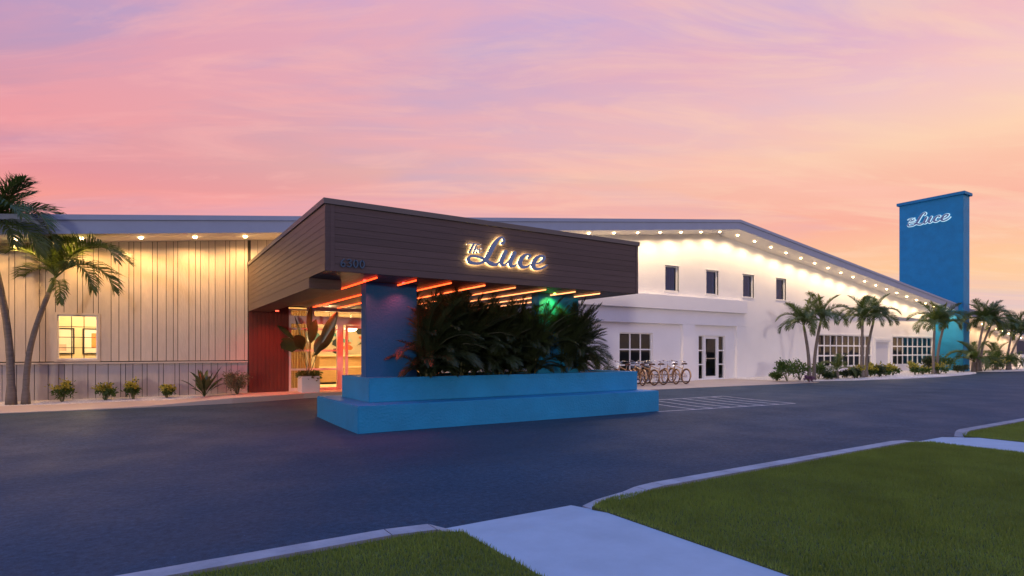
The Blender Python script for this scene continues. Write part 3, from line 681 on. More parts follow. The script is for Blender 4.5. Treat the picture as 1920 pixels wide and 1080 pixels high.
# abstract mural panels (generic coloured shapes)
mur = empty('mural', (7.2, 5.15, 1.9), 'abstract pastel mural on the lobby back wall', 'mural')
MB().box(5.4, 9.9, 5.14, 5.19, 1.3, 2.95).build('panel', mat('mural_ground', (.66,.58,.44), .8), mur)
mc = [mat('mural_teal', (.12,.32,.33), .8), mat('mural_orange', (.65,.20,.07), .8), mat('mural_pale', (.55,.62,.52), .8), mat('mural_ink', (.04,.05,.06), .8)]
for i in range(34):
    cx, cz = rnd.uniform(5.6, 9.7), rnd.uniform(1.45, 2.8); r_ = rnd.uniform(.05, .26); n = rnd.choice((5,7,9)); ph = rnd.uniform(0,6); el_ = rnd.uniform(.4,1)
    pts = [(cx+r_*math.cos(2*math.pi*k/n+ph)*rnd.uniform(.7,1), 5.138-.0015*i, cz+el_*r_*math.sin(2*math.pi*k/n+ph)*rnd.uniform(.7,1)) for k in range(n)]
    MB().poly(pts).build('shape', mc[i % 4], mur)
def sphere(m_, c, r, nu=12, nv=8, sz=1.0, v0=0.0, v1=1.0):
    base = len(m_.v)
    for j in range(nv+1):
        th = math.pi*(v0+(v1-v0)*j/nv)
        for i in range(nu):
            m_.v.append((c[0]+r*math.sin(th)*math.cos(2*math.pi*i/nu), c[1]+r*math.sin(th)*math.sin(2*math.pi*i/nu), c[2]+r*math.cos(th)*sz))
    for j in range(nv):
        for i in range(nu): m_.f.append((base+j*nu+i, base+j*nu+(i+1)%nu, base+(j+1)*nu+(i+1)%nu, base+(j+1)*nu+i))
    return m_
for k, (px_, py_, Y, lab) in enumerate(((581,610,1.8,'bright pendant lamp in the lobby behind the potted plant, left one'),(617.5,610,1.8,'bright pendant lamp in the lobby beside the tall red lit leaf'),(657.6,616,2.6,'shallow dome pendant lamp seen through the sliding door'))):
    q = PY(px_, py_, Y); pe = empty('pendant_lamp', tuple(q), lab, 'lamp', None)
    if k < 2: sphere(MB(), q, .09).build('globe', M['pend'], pe, smooth=True)
    else: sphere(MB(), q, .24, sz=.5, v0=.5).build('globe', M['pend'], pe, smooth=True)
    MB().tube([(q.x,q.y,q.z+.08),(q.x,q.y,3.09)], .012, 6).build('rod', M['chrome'], pe)
    lamp('pendant_light', 'POINT', (q.x, q.y, q.z-.32 if k == 2 else q.z-.12), 60, (1,.70,.33), pe, .06)
lamp('lobby_light', 'POINT', (7.5, 2.6, 2.7), 110, (1,.70,.34), lob, .25)

# ================================================================== planter
PL = empty('stepped_planter', (7, -7, 0), 'bright blue two tier stuccoed planter under the canopy', 'planter')
lx0 = XW(671, -8.66); lx1 = XW(1236, -8.66); ux0 = XW(692, -8.05); ux1 = XW(1195.5, -8.05)
PB = -5.72
MB().box(lx0, lx1, -8.66, PB, -.1, .50).build('lower_tier', M['blue'], PL, bevel=.018)
o = MB(); o.box(ux0, ux1, -8.05, -7.85, .49, .98); o.box(ux0, ux1, -6.42, -6.22, .49, .98); o.box(ux0, ux0+.2, -7.85, -6.42, .49, .98); o.box(ux1-.2, ux1, -7.85, -6.42, .49, .98)
MB().box(ux0, ux1, -8.05, -6.22, .49, .90).build('upper_tier', M['blue'], PL, bevel=.018)
rim = MB(); rim.box(ux0+.004, ux1-.004, -8.046, -7.88, .86, .98); rim.box(ux0+.004, ux1-.004, -6.40, -6.224, .86, .98); rim.box(ux0+.004, ux0+.8, -7.88, -6.40, .86, .979); rim.box(ux1-.17, ux1-.004, -7.88, -6.40, .86, .979)
rim.build('rim', M['blue'], PL)
MB().box(ux0+.8, ux1-.17, -7.88, -6.40, .86, .93).build('soil', M['soil'], PL)

# ================================================================== script sign & numbers
def spline(pts, n=7):
    P = [np.array(p, float) for p in pts]; P = [2*P[0]-P[1]]+P+[2*P[-1]-P[-2]]; out = []
    for i in range(1, len(P)-2):
        for k in range(n):
            t = k/n; a, b, c, d = P[i-1:i+3]
            out.append(.5*((2*b)+(-a+c)*t+(2*a-5*b+4*c-d)*t*t+(-a+3*b-3*c+d)*t**3))
    out.append(P[-2]); return out
STR = {   # traced in sign pixels: x, y, width
 'T': [[(292,338,10),(335,322,17),(420,330,20),(480,342,18),(532,345,7)], [(398,332,32),(365,400,32),(330,468,30)]],
 'h': [[(438,362,24),(418,415,24),(394,474,22)], [(402,462,8),(430,418,17),(458,412,19),(452,445,18),(440,474,19),(462,470,8)]],
 'e': [[(484,446,8),(520,428,13),(535,405,14),(508,402,15)], [(508,402,15),(484,435,20),(488,470,18),(520,476,15),(560,456,6)]],
 'L': [[(868,322,56),(893,290,40),(885,250,36),(845,232,40),(795,262,52),(735,340,66),(680,440,74),(630,535,72),(585,598,56),(510,645,44),(420,652,46),(335,630,54),(305,580,50)], [(305,580,50),(340,538,40),(420,532,36),(510,556,38),(590,598,50),(660,645,66),(735,672,56),(795,650,34),(835,600,14)]],
 'u': [[(918,460,62),(885,530,64),(850,615,62),(862,672,52),(905,672,36),(960,620,20),(1000,560,12)], [(1062,482,62),(1030,550,64),(995,632,62),(1008,690,52),(1060,690,32),(1120,650,12)]],
 'c': [[(1290,560,40),(1318,535,34),(1290,510,34),(1235,515,44),(1175,575,66),(1150,650,68),(1180,705,56),(1240,712,42),(1300,685,26),(1345,650,10)]],
 'f': [[(1370,655,14),(1450,650,30),(1520,608,42),(1545,555,46),(1505,528,38)], [(1505,528,38),(1440,550,50),(1380,625,66),(1368,690,66),(1410,738,50),(1480,738,40),(1545,708,30),(1600,672,8)]],
}
def stroke_mesh(m_, samples, place, grow, d0, d1):
    """samples (x,y,w) -> ribbon between depths d0 (front) and d1 (back)"""
    S = [np.array(p) for p in samples]; n = len(S); Lf, Rt = [], []
    for i in range(n):
        t = S[min(i+1,n-1)][:2]-S[max(i-1,0)][:2]; t = t/(np.linalg.norm(t)+1e-9); nn = np.array((-t[1], t[0])); r = max(max(S[i][2]/2, 3)+grow, 2)
        Lf.append(S[i][:2]+nn*r); Rt.append(S[i][:2]-nn*r)
    def cap(i, sgn):
        t = S[min(i+1,n-1)][:2]-S[max(i-1,0)][:2]; t = sgn*t/(np.linalg.norm(t)+1e-9); nn = np.array((-t[1], t[0])); r = max(max(S[i][2]/2, 3)+grow, 2)
        return [S[i][:2]+r*(nn*math.cos(a)+t*math.sin(a)) for a in np.linspace(0, math.pi, 7)[1:-1]]
    for dd_, flip in ((d0, 0), (d1, 1)):
        for i in range(n-1): m_.quad(*[place(q, dd_) for q in (Lf[i], Lf[i+1], Rt[i+1], Rt[i])])
        m_.poly([place(q, dd_) for q in [Lf[-1]]+cap(n-1, 1)+[Rt[-1]]]); m_.poly([place(q, dd_) for q in [Rt[0]]+cap(0, -1)+[Lf[0]]])
    loop = Lf+cap(n-1, 1)+Rt[::-1]+cap(0, -1)
    for i in range(len(loop)):
        a, b = loop[i], loop[(i+1) % len(loop)]; m_.quad(place(a, d0), place(b, d0), place(b, d1), place(a, d1))
NAMES = {'T':'capital_letter','h':'letter','e':'letter','L':'capital_letter','u':'letter','c':'letter','f':'letter'}
def sign(root, place, halo, k, face, back, hg):
    i = 0
    for key, strokes in STR.items():
        lm = MB(); hm_ = MB()
        for st_ in strokes:
            sm_ = spline(st_); i += 1
            stroke_mesh(lm, sm_, place, 0, face+.0012*i, face-.018); stroke_mesh(hm_, sm_, place, hg, back+.0006*i, back-.004)
        le = lm.build(NAMES[key], M['letter'], root); hm_.build('halo_diffuser', halo, le)
SG = empty('illuminated_script_sign', tuple(PY(945, 500, CYf)), 'halo lit blue grey script lettering on the canopy front', 'sign')
def place_c(q, d):
    v = PY(840+q[0]/8.727, 420+q[1]/8.727, CYf); return (v.x, CYf-d, v.z)
sign(SG, place_c, M['halo'], 1, .058, .026, -5)
SG2 = empty('illuminated_script_sign', (TX0, PX(1742, 408, TX0).y, PX(1742, 408, TX0).z), 'small white outlined script lettering high on the blue tower', 'sign')
pa, pb = PX(1702, 410, TX0), PX(1783, 404, TX0)
c0, c1 = place_c((280, 500), 0), place_c((1605, 500), 0); scl = abs(pa.y-pb.y)/abs(c1[0]-c0[0]); zc = (PX(1742, 409, TX0).z); zmid = PY(840+940/8.727, 420+490/8.727, CYf).z
def place_t(q, d):
    v = PY(840+q[0]/8.727, 420+q[1]/8.727, CYf); return (TX0-d*1.6, pa.y-(v.x-c0[0])*scl, zc+(v.z-zmid)*scl)
sign(SG2, place_t, M['halow'], 1, .07, .03, 20)
DG = {'6': [[(62,8,15),(28,40,16),(14,85,17),(30,122,16),(62,118,16),(72,88,16),(50,66,15),(22,82,15)]],
      '3': [[(12,18,14),(45,6,16),(68,30,16),(40,58,14),(72,88,16),(50,122,16),(12,112,14)]],
      '0': [[(42,6,16),(14,40,17),(14,90,17),(42,124,16),(70,90,17),(70,40,17),(42,6,16)]]}
HN = empty('house_number', tuple(PY(660, 494, CYf)), 'dark blue steel numerals low on the canopy front', 'house number')
for j, ch in enumerate('6300'):
    m_ = MB(); px0 = 637+j*12.0; py0 = 485.0+j*.95
    for st_ in DG[ch]: stroke_mesh(m_, spline(st_, 5), lambda q, d: (PY(px0+q[0]*.122, py0+q[1]*.122, CYf).x, CYf-d, PY(px0+q[0]*.122, py0+q[1]*.122, CYf).z), 0, .035, .006)
    m_.build('digit', M['digit'], HN)

# ================================================================== palms
def frond_mesh(name, L_, e0, e1, nl, leaf, mt, seed, wl=.028, vee=.5, droop=.5, r0=.018, start=.12):
    """a feather frond in local space: base at 0, grows towards +X, arching from elevation e0 to e1"""
    r = random.Random(seed); m_ = MB(); n = 18; pts = [Vector((0,0,0))]; dirs = []
    for i in range(n):
        t = i/(n-1); e = math.radians(e0+(e1-e0)*t**1.3); d = Vector((math.cos(e), .0, math.sin(e))); dirs.append(d); pts.append(pts[-1]+d*L_/n)
    dirs.append(dirs[-1])
    m_.tube(pts[::3]+[pts[-1]], [r0*(1-.85*i/len(pts[::3])) for i in range(len(pts[::3])+1)], 5, False)
    for k in range(nl):
        t = start+(1-start)*(k+.5)/nl; f_ = t*n; i = min(int(f_), n-1); p = pts[i].lerp(pts[i+1], f_-i); d = dirs[i]; up = Vector((-d.z, 0, d.x))
        prof = leaf*(math.sin(math.pi*min(1, .12+.80*t))**.7)*r.uniform(.85,1.1)
        for sgn in (-1, 1):
            ang = math.radians(62-32*t+r.uniform(-7,7)); side = Vector((0, sgn, 0))
            q = (d*math.cos(ang)+side*math.sin(ang)*math.cos(vee)+up*math.sin(ang)*math.sin(vee)*r.uniform(.4,1.2)).normalized()
            mid = p+q*prof*.5; q2 = (q+Vector((0,0,-droop*r.uniform(.5,1.5)))).normalized(); tip = mid+q2*prof*.5
            wv = d.cross(q).cross(q).normalized()*wl*r.uniform(.8,1.2)*.5
            b0 = len(m_.v); m_.v += [tuple(p-wv*.6), tuple(p+wv*.6), tuple(mid+wv), tuple(mid-wv), tuple(tip)]; m_.f += [(b0,b0+1,b0+2,b0+3),(b0+3,b0+2,b0+4)]
    me = bpy.data.meshes.new(name); me.from_pydata(m_.v, [], m_.f); me.materials.append(mt); return me
PF = {}
for s in range(2):
    PF['up', s] = frond_mesh('frond', 1.45, 82, 30, 62, .50, M['frond'], 10+s, .022)
    PF['mid', s] = frond_mesh('frond', 1.70, 64, -55, 66, .50, M['frond'], 20+s, .022)
    PF['low', s] = frond_mesh('frond', 1.60, 38, -80, 64, .48, M['frond'], 30+s, .022, droop=.7)
    PF['hang', s] = frond_mesh('frond', 1.2, -5, -88, 46, .40, M['frond'], 40+s, .022, droop=.9)
    PF['spear', s] = frond_mesh('frond', 1.35, 88, 74, 36, .30, M['frondY'], 50+s, .03, vee=.9, droop=.1)
    for nm, a, b, l in (('a1', 87, 48, 1.6), ('a2', 80, 15, 1.6), ('a3', 66, -25, 1.45), ('a4', 45, -45, 1.15)):
        PF[nm, s] = frond_mesh('frond', l, a, b, 70, .34, M['areca'], 60+s*7+int(nm[1]), .012, vee=.55, droop=.5, start=.22)
def put(parent, mesh, loc, az_, scale=1.0, tilt=0.0, roll=0.0, name='frond'):
    o = bpy.data.objects.new(name, mesh); COL.objects.link(o); o.parent = parent
    o.location = Vector(loc)-world_loc(parent); o.rotation_euler = (roll, tilt, az_); o.scale = (scale,)*3; return o
def palm(base, top, label, seed, size=1.0, r0=.11, spec=None, spear=True, wind=None):
    r = random.Random(seed); base = Vector(base); top = Vector(top)
    t = empty('palm_tree', tuple(base), label, 'palm tree', 'slender palms planted in pairs along the facade')
    h = (top-base).length; pts, rad = [], []
    for i in range(15):
        k = i/14; p = base.lerp(top, k); lean = (top-base); lean.z = 0
        p -= lean*(.55*math.sin(math.pi*k)*.55); pts.append(p); rad.append(r0*(1.45-.9*min(1, k*7)*.5-.25*k) * (1+.04*(i % 2)))
    m_ = MB(); m_.tube(pts, rad, 12); m_.build('trunk', M['trunk'], t, smooth=True)
    d = (pts[-1]-pts[-2]).normalized(); cs = [pts[-1]-d*.02, pts[-1]+d*.18*size, pts[-1]+d*.42*size]
    MB().tube(cs, [rad[-1]*.95, rad[-1]*1.0, rad[-1]*.5], 10).build('crownshaft', M['shaft'], t, smooth=True)
    c0_ = pts[-1]+d*.36*size
    if spec is None:
        spec = []; a0 = r.uniform(0, 6.28)
        for i, kind in enumerate(['up']*3+['mid']*5+['low']*5):
            spec.append((kind, math.degrees(a0+i*2.399), r.uniform(.85, 1.1)))
        if spear: spec.append(('spear', r.uniform(0,360), .95))
    for i, (kind, azd, sc) in enumerate(spec):
        put(t, PF[kind, i % 2], c0_+Vector((0,0,r.uniform(-.06,.06))), math.radians(azd), sc*size, r.uniform(-.08,.08), r.uniform(-.25,.25))
    return t
# directions in the picture: camera right and away from the camera, as azimuths
AZR = math.degrees(math.atan2(-c_, s_)); AZA = math.degrees(math.atan2(s_, c_))
def top_at(x, y, Y): return PY(x, y, Y)
b1 = Vector((*PG(22, 752, .2).xy, .2)); 
palm((-2.72,-.62,.2), PY(-14, 505, -.75)+Vector((0,0,.35)), 'dark palm at the left picture edge, its trunk leaning out of view', 1, 1.08, .085,
     [('up',AZR+20,1.1),('up',AZR-60,1.05),('up',AZR+120,1),('mid',AZR-10,1.15),('mid',AZR+30,1.1),('mid',AZR-45,1.05),('low',AZR+5,1.1),('low',AZR-70,1),('mid',AZR+100,1),('mid',AZR+180,1),('low',AZR+150,1),('low',AZR+230,1),('low',AZR-30,1.0),('up',AZR+5,1.15),('mid',AZR-25,1.1),('mid',AZR+15,1.0),('low',AZR+20,1.1),('low',AZR-15,1.15),('up',AZR-25,1.1),('up',AZR+45,1.0),('mid',AZR+60,1.0)])
palm((-2.45,-.62,.2), PY(92, 548, -.75), 'palm with lit yellow green fronds leaning right before the boarded wall', 2, 1.08, .070,
     [('mid',AZR+170,1.15),('up',AZR+150,1.0),('mid',AZR+12,1.15),('mid',AZR-14,1.25),('low',AZR-6,1.15),('low',AZR-20,1.0),('up',AZR+30,1.0),('hang',AZR-40,.8),('up',AZR-100,.8),('mid',AZR+95,.9),('up',AZR+175,1.1),('up',AZR+10,1.05),('spear',AZR,1.0),('low',AZR+165,.9)])
def pp(xb, yb, xt, yt, seed, size, lab, Yp):
    b = PY(xb, 700, Yp); b.z = .12; palm(b, PY(xt, yt, Yp-.05), lab, seed, size*.93, .082)
pp(1517.5, 710, 1509, 622, 11, 1.05, 'left palm of the pair before the long dark window grid', -3.3)
pp(1526.5, 710, 1537, 612, 12, 1.08, 'right palm of the pair left of the long window grid', -3.2)
pp(1616.5, 708, 1617, 611, 13, 1.05, 'straight palm with a pale upright spear leaf before the window grid', -3.3)
pp(1624, 708, 1636, 610, 14, 1.05, 'leaning palm just left of the grey door', -3.2)
pp(1750, 702, 1752, 620, 15, 1.15, 'left palm of the pair in front of the blue tower', -3.2)
pp(1757, 701, 1768, 617, 16, 1.15, 'right palm of the pair leaning over the blue tower', -3.1)
pp(1833, 698, 1843, 613, 17, 1.25, 'left palm of the pair just beyond the blue tower', -3.0)
pp(1838, 698, 1856, 614, 18, 1.25, 'right palm of the pair just beyond the blue tower, leaning right', -2.9)
pp(1889, 697, 1896, 632, 19, 1.25, 'left palm of the farthest pair at the right picture edge', -2.8)
pp(1893.5, 697, 1911, 634, 20, 1.25, 'right palm of the farthest pair, cut by the picture edge', -2.7)

# areca palms in the planter
def areca(x, y, z, label, seed, h=1.0, nf=26, group='feathery palms filling the blue planter', cat='areca palm'):
    r = random.Random(seed); t = empty('areca_palm', (x, y, z), label, cat, group)
    for k in range(8 if nf > 30 else 6):
        a = r.uniform(0, 6.28); q = Vector((x+.12*math.cos(a), y+.12*math.sin(a), z)); e = q+Vector((.14*math.cos(a), .14*math.sin(a), r.uniform(.25,.6)*h))
        MB().tube([q, q.lerp(e,.5), e], [.022*h,.02*h,.014*h], 6).build('stem', M['stem'], t)
        for j in range(5):
            if nf > 30: put(t, PF[('a2','a3','a3','a4','a4')[j], r.randrange(2)], q+Vector((0,0,.05)), a+r.uniform(-1.8,1.8), h*r.uniform(.42,.72), r.uniform(-.1,.1), r.uniform(-.3,.3))
        for j in range(nf//8+1):
            kind = ('a1','a1','a2','a2','a3','a4')[r.randrange(6)]
            put(t, PF[kind, r.randrange(2)], q.lerp(e, r.uniform(.15,1)), a+r.uniform(-1.3,1.3), h*r.uniform(.75,1.08), r.uniform(-.1,.1), r.uniform(-.3,.3))
    return t
ax0, ax1 = ux0+1.30, ux1-1.45
words = ['leftmost feathery palm in the blue planter, beside the blue pier','second feathery palm from the blue pier','third feathery palm from the blue pier','fourth feathery palm from the blue pier','middle feathery palm of the planter row','fifth feathery palm counted from the right end of the planter','fourth feathery palm from the right end of the planter','third feathery palm from the right end, before the green lit pier','second feathery palm from the right end, beside the green lit pier','rightmost feathery palm of the planter, fronds over the white wall']
for i in range(10):
    t = i/9; areca(ax0+(ax1-ax0)*t, (-7.70 if i == 0 else -7.2+(.22 if i % 2 else -.26)), .92, words[i], 100+i, (.98,1.10,1.05,1.0,1.0,.98,.98,.98,.94,.84)[i], 78)
areca(XW(1130, -.9), -.9, .08, 'small pale green palm growing by the white wall right of the planter', 140, .95, 12, None, 'palm')

# ================================================================== shrubs
def leaf_quad(m_, p, d, l, wd, r):
    d = d.normalized(); s = d.cross(Vector((r.uniform(-1,1), r.uniform(-1,1), r.uniform(-.3,1))))
    if s.length < .05: s = d.cross(Vector((1,0,0)))
    s = s.normalized()*wd/2; b = len(m_.v); mid = p+d*l*.5; tip = p+d*l+Vector((0,0,-l*.15))
    m_.v += [tuple(p), tuple(mid+s), tuple(tip), tuple(mid-s)]; m_.f += [(b,b+1,b+2,b+3)]
def shrub(pos, w_, h_, label, seed, m1='leaf', m2=None, n=420, l=.09, cat='shrub', group='shrubs in the white gravel beds', name='shrub'):
    r = random.Random(seed); pos = Vector(pos); t = empty(name, tuple(pos), label, cat, group); A_, B2 = MB(), MB(); stm = MB()
    tips = []
    for k in range(9):
        a = r.uniform(0, 6.28); rr = w_*.42*math.sqrt(r.random()); e = pos+Vector((rr*math.cos(a), rr*math.sin(a), h_*r.uniform(.45,.92)))
        stm.tube([pos+Vector((.02*math.cos(a),.02*math.sin(a),0)), pos.lerp(e,.5)+Vector((0,0,.03)), e], [.012,.009,.005], 5); tips.append(e)
    for k in range(n):
        e = r.choice(tips); p = pos.lerp(e, r.uniform(.45,1.0)**.6)+Vector((r.gauss(0,w_*.11), r.gauss(0,w_*.11), r.gauss(0,h_*.07)))
        p.z = max(p.z, pos.z+.02); d = (p-pos-Vector((0,0,h_*.35)))+Vector((r.gauss(0,.2),r.gauss(0,.2),r.gauss(0.1,.2)))
        leaf_quad(B2 if (m2 and p.z > pos.z+h_*.52 and r.random() < .8) else A_, p, d, l*r.uniform(.7,1.3), l*.5, r)
    stm.build('stem', M['stem'], t); A_.build('foliage', M[m1], t)
    if m2 and B2.v: B2.build('foliage', M[m2], t)
    return t
lp = lambda x, y: Vector((*PG(x, y, .22).xy, .21))
for i, (x, y, w_, h_, lab) in enumerate(((116,749,.50,.58,'yellow topped shrub nearest the two palms at left'),(198,748,.46,.52,'broad yellow topped shrub, second along the boarded wall'),(250,747,.34,.54,'narrow upright yellow topped shrub, third along the boarded wall'),(312,745,.40,.40,'lowest yellow topped shrub, fourth along the boarded wall'))):
    p = PY(x, 700, -.42); p.z = .21; shrub(p, w_, h_, lab, 200+i, 'leaf', 'leafY', 620, .08)
p = PY(445, 700, -.5); p.z = .23; shrub(p, .72, .72, 'twiggy grey green shrub at the edge of the red lit timber wall', 210, 'leafG', None, 1700, .06)
# strap-leaved plant
def blade_leaf(m_, base, az_, e0, L_, wd, bend, r, n=7, stalk=.35, tw=0.0):
    p = Vector(base); prev = None
    for i in range(n+1):
        t = i/n; e = e0-bend*t*t; d = Vector((math.cos(az_)*math.cos(e), math.sin(az_)*math.cos(e), math.sin(e))); s = Vector((-math.sin(az_), math.cos(az_), 0))
        s = s*math.cos(tw)+d.cross(s)*math.sin(tw)
        wv = .016 if t < stalk else wd*math.sin(math.pi*min(1, .06+.94*(t-stalk)/(1-stalk)))**.7
        up_ = d.cross(s)*-1
        cur = [p-s*wv/2+up_*wv*.18, p, p+s*wv/2+up_*wv*.18]
        if prev:
            b = len(m_.v); m_.v += [tuple(v) for v in prev+cur]; m_.f += [(b,b+1,b+4,b+3),(b+1,b+2,b+5,b+4)]
        prev = cur; p = p+d*L_/n
p = PY(383, 700, -.55); p.z = .22; t = empty('strap_leaf_plant', tuple(p), 'dark strap leaved plant with arching leaves by the boarded wall', 'plant'); r = random.Random(5)
for k in range(24):
    m_ = MB(); blade_leaf(m_, p, r.uniform(0,6.28), r.uniform(.7,1.45), r.uniform(.6,1.05), .11, r.uniform(.3,1.3), r); m_.build('leaf', M['leafD'], t, smooth=True)
# potted bird-of-paradise at the entrance
pq = PY(579, 735, -.75); PZ = .25
pot = empty('planter_pot', (pq.x, pq.y, PZ), 'white square pot with tall broad leaved plant beside the entrance glass', 'potted plant')
o = MB(); o.box(pq.x-.27, pq.x+.27, pq.y-.27, pq.y+.27, PZ, PZ+.50); o.build('pot', M['pot'], pot, bevel=.015)
MB().box(pq.x-.25, pq.x+.25, pq.y-.25, pq.y+.25, PZ+.48, PZ+.505).build('soil', M['soil'], pot)
r = random.Random(3); trail = MB()
for k in range(330):
    a = r.uniform(0, 6.28); rr = r.uniform(.05,.33); q = Vector((pq.x+rr*math.cos(a), pq.y+rr*math.sin(a), PZ+.52+r.uniform(-.02,.14)-(max(0, rr-.25)*2.6)*r.random()))
    leaf_quad(trail, q, Vector((math.cos(a), math.sin(a), r.uniform(-.4,.5))), r.uniform(.07,.12), .06, r)
trail.build('trailing_foliage', M['leaf'], pot)
topz = PZ+.5
for (da, e0, L_, wd, bend, st_) in ((AZR+165,1.40,1.6,.44,2.4,.62),(AZR+120,1.45,1.7,.30,1.1,.62),(AZR+10,1.25,2.15,.34,.25,.50),(AZR-8,1.20,1.75,.50,.45,.50),(AZR+175,1.32,1.95,.26,1.1,.62),(AZR+60,1.48,1.8,.30,.3,.58),(AZR-100,1.38,1.5,.36,1.2,.6),(AZR-170,1.45,1.6,.34,1.8,.6),(AZR+20,1.40,1.5,.34,.9,.55),(AZR+150,1.42,2.0,.28,.5,.6),(AZR-30,1.3,1.3,.36,1.2,.55),(AZR+90,1.5,2.2,.26,.15,.6)):
    m_ = MB(); blade_leaf(m_, (pq.x+r.uniform(-.06,.06), pq.y+r.uniform(-.06,.06), topz), math.radians(da), e0, L_, wd, bend, r, 16, st_, r.uniform(.7,1.4)); m_.build('leaf', M['leafD'], pot, smooth=True)
# right-hand beds
R_ = [(1458,.45,.40,'leaf',None,'low shrub at the left end of the right gravel bed'),(1476,.85,.95,'leaf',None,'large round green shrub under the palm shadow'),(1500,.95,.95,'leaf',None,'large green shrub left of the first palm pair'),(1534.5,.6,.85,'leaf',None,'upright green shrub right of the first palm pair'),
 (1551,.40,.38,'leafD',None,'small dark shrub under the left end of the window grid'),(1559,.34,.26,'leafD',None,'tiny dark shrub left of the spiky little palm'),(1584,.42,.34,'leafD',None,'small dark shrub right of the spiky little palm'),(1602,.40,.45,'leafD',None,'dark clump left of the second palm pair'),(1606,.6,.62,'leaf','leafY','yellow green shrub left of the second palm pair'),
 (1631,.6,.58,'leaf','leafY','yellow green shrub just right of the second palm pair'),(1640,.65,.70,'leaf','leafY','yellow green shrub before the left jamb of the grey door'),(1649,.5,.55,'leafD',None,'dark green shrub before the grey door'),(1661,.6,.52,'leaf','leafY','yellow green shrub before the right jamb of the grey door'),(1674,.6,.66,'leaf','leafY','yellow tipped shrub right of the grey door'),
 (1716,.7,.75,'leaf','leafY','yellow tipped shrub before the second window grid'),(1730,.8,.6,'leaf','leafY','low yellow green shrub left of the third palm pair'),(1743,.8,1.0,'leafD',None,'tall dark shrub left of the tower palms'),(1761,.8,.7,'leaf','leafY','yellow green shrub at the foot of the tower palms'),(1773,1.3,1.2,'leaf',None,'big round green shrub against the tower face'),(1796,.5,.42,'leafD',None,'small dark shrub at the tower corner'),(1807,.5,.45,'leafD',None,'small dark shrub in front of the tower edge'),
 (1846,1.5,1.25,'leaf',None,'dense green shrub right of the palms beyond the tower'),(1876,1.6,1.3,'leaf',None,'dense green shrub left of the farthest palms'),(1907,1.6,1.4,'leaf',None,'round green shrub at the right picture edge'),(1862,1.3,1.0,'leaf','leafY','paler shrub between the two dense shrubs beyond the tower')]
for i, (x, w_, h_, a, b, lab) in enumerate(R_):
    Y = -2.6-.8*((i*37) % 10)/10 if x < 1800 else -2.6; p = PY(x, 700, Y); p.z = .10; shrub(p, w_*1.1, h_*1.08, lab, 300+i, a, b, 620, .13)
p = PY(1516, 700, -3.9); p.z = .1; shrub(p, .45, .25, 'low purple rosette before the first palm pair', 390, 'purple', None, 120, .14)
def spiky(x, Y, s, lab, seed, nf):
    r = random.Random(seed); p = PY(x, 700, Y); p.z = .1; t = empty('young_palm', tuple(p), lab, 'palm')
    MB().tube([p, p+Vector((0,0,.35*s))], [.09*s,.07*s], 8).build('trunk', M['trunk'], t)
    for k in range(nf): put(t, PF[('mid','low','up')[k % 3], k % 2], p+Vector((0,0,.35*s)), k*2.4+r.random(), .62*s, 0, r.uniform(-.2,.2))
spiky(1569.5, -3.0, 1.15, 'spiky young palm below the middle of the window grid', 1, 9)
spiky(1826, -2.8, 1.9, 'bushy young palm at the foot of the palms beyond the tower', 2, 12)
spiky(1868, -2.2, 1.9, 'feathery young palm between the two far palm pairs', 3, 12)

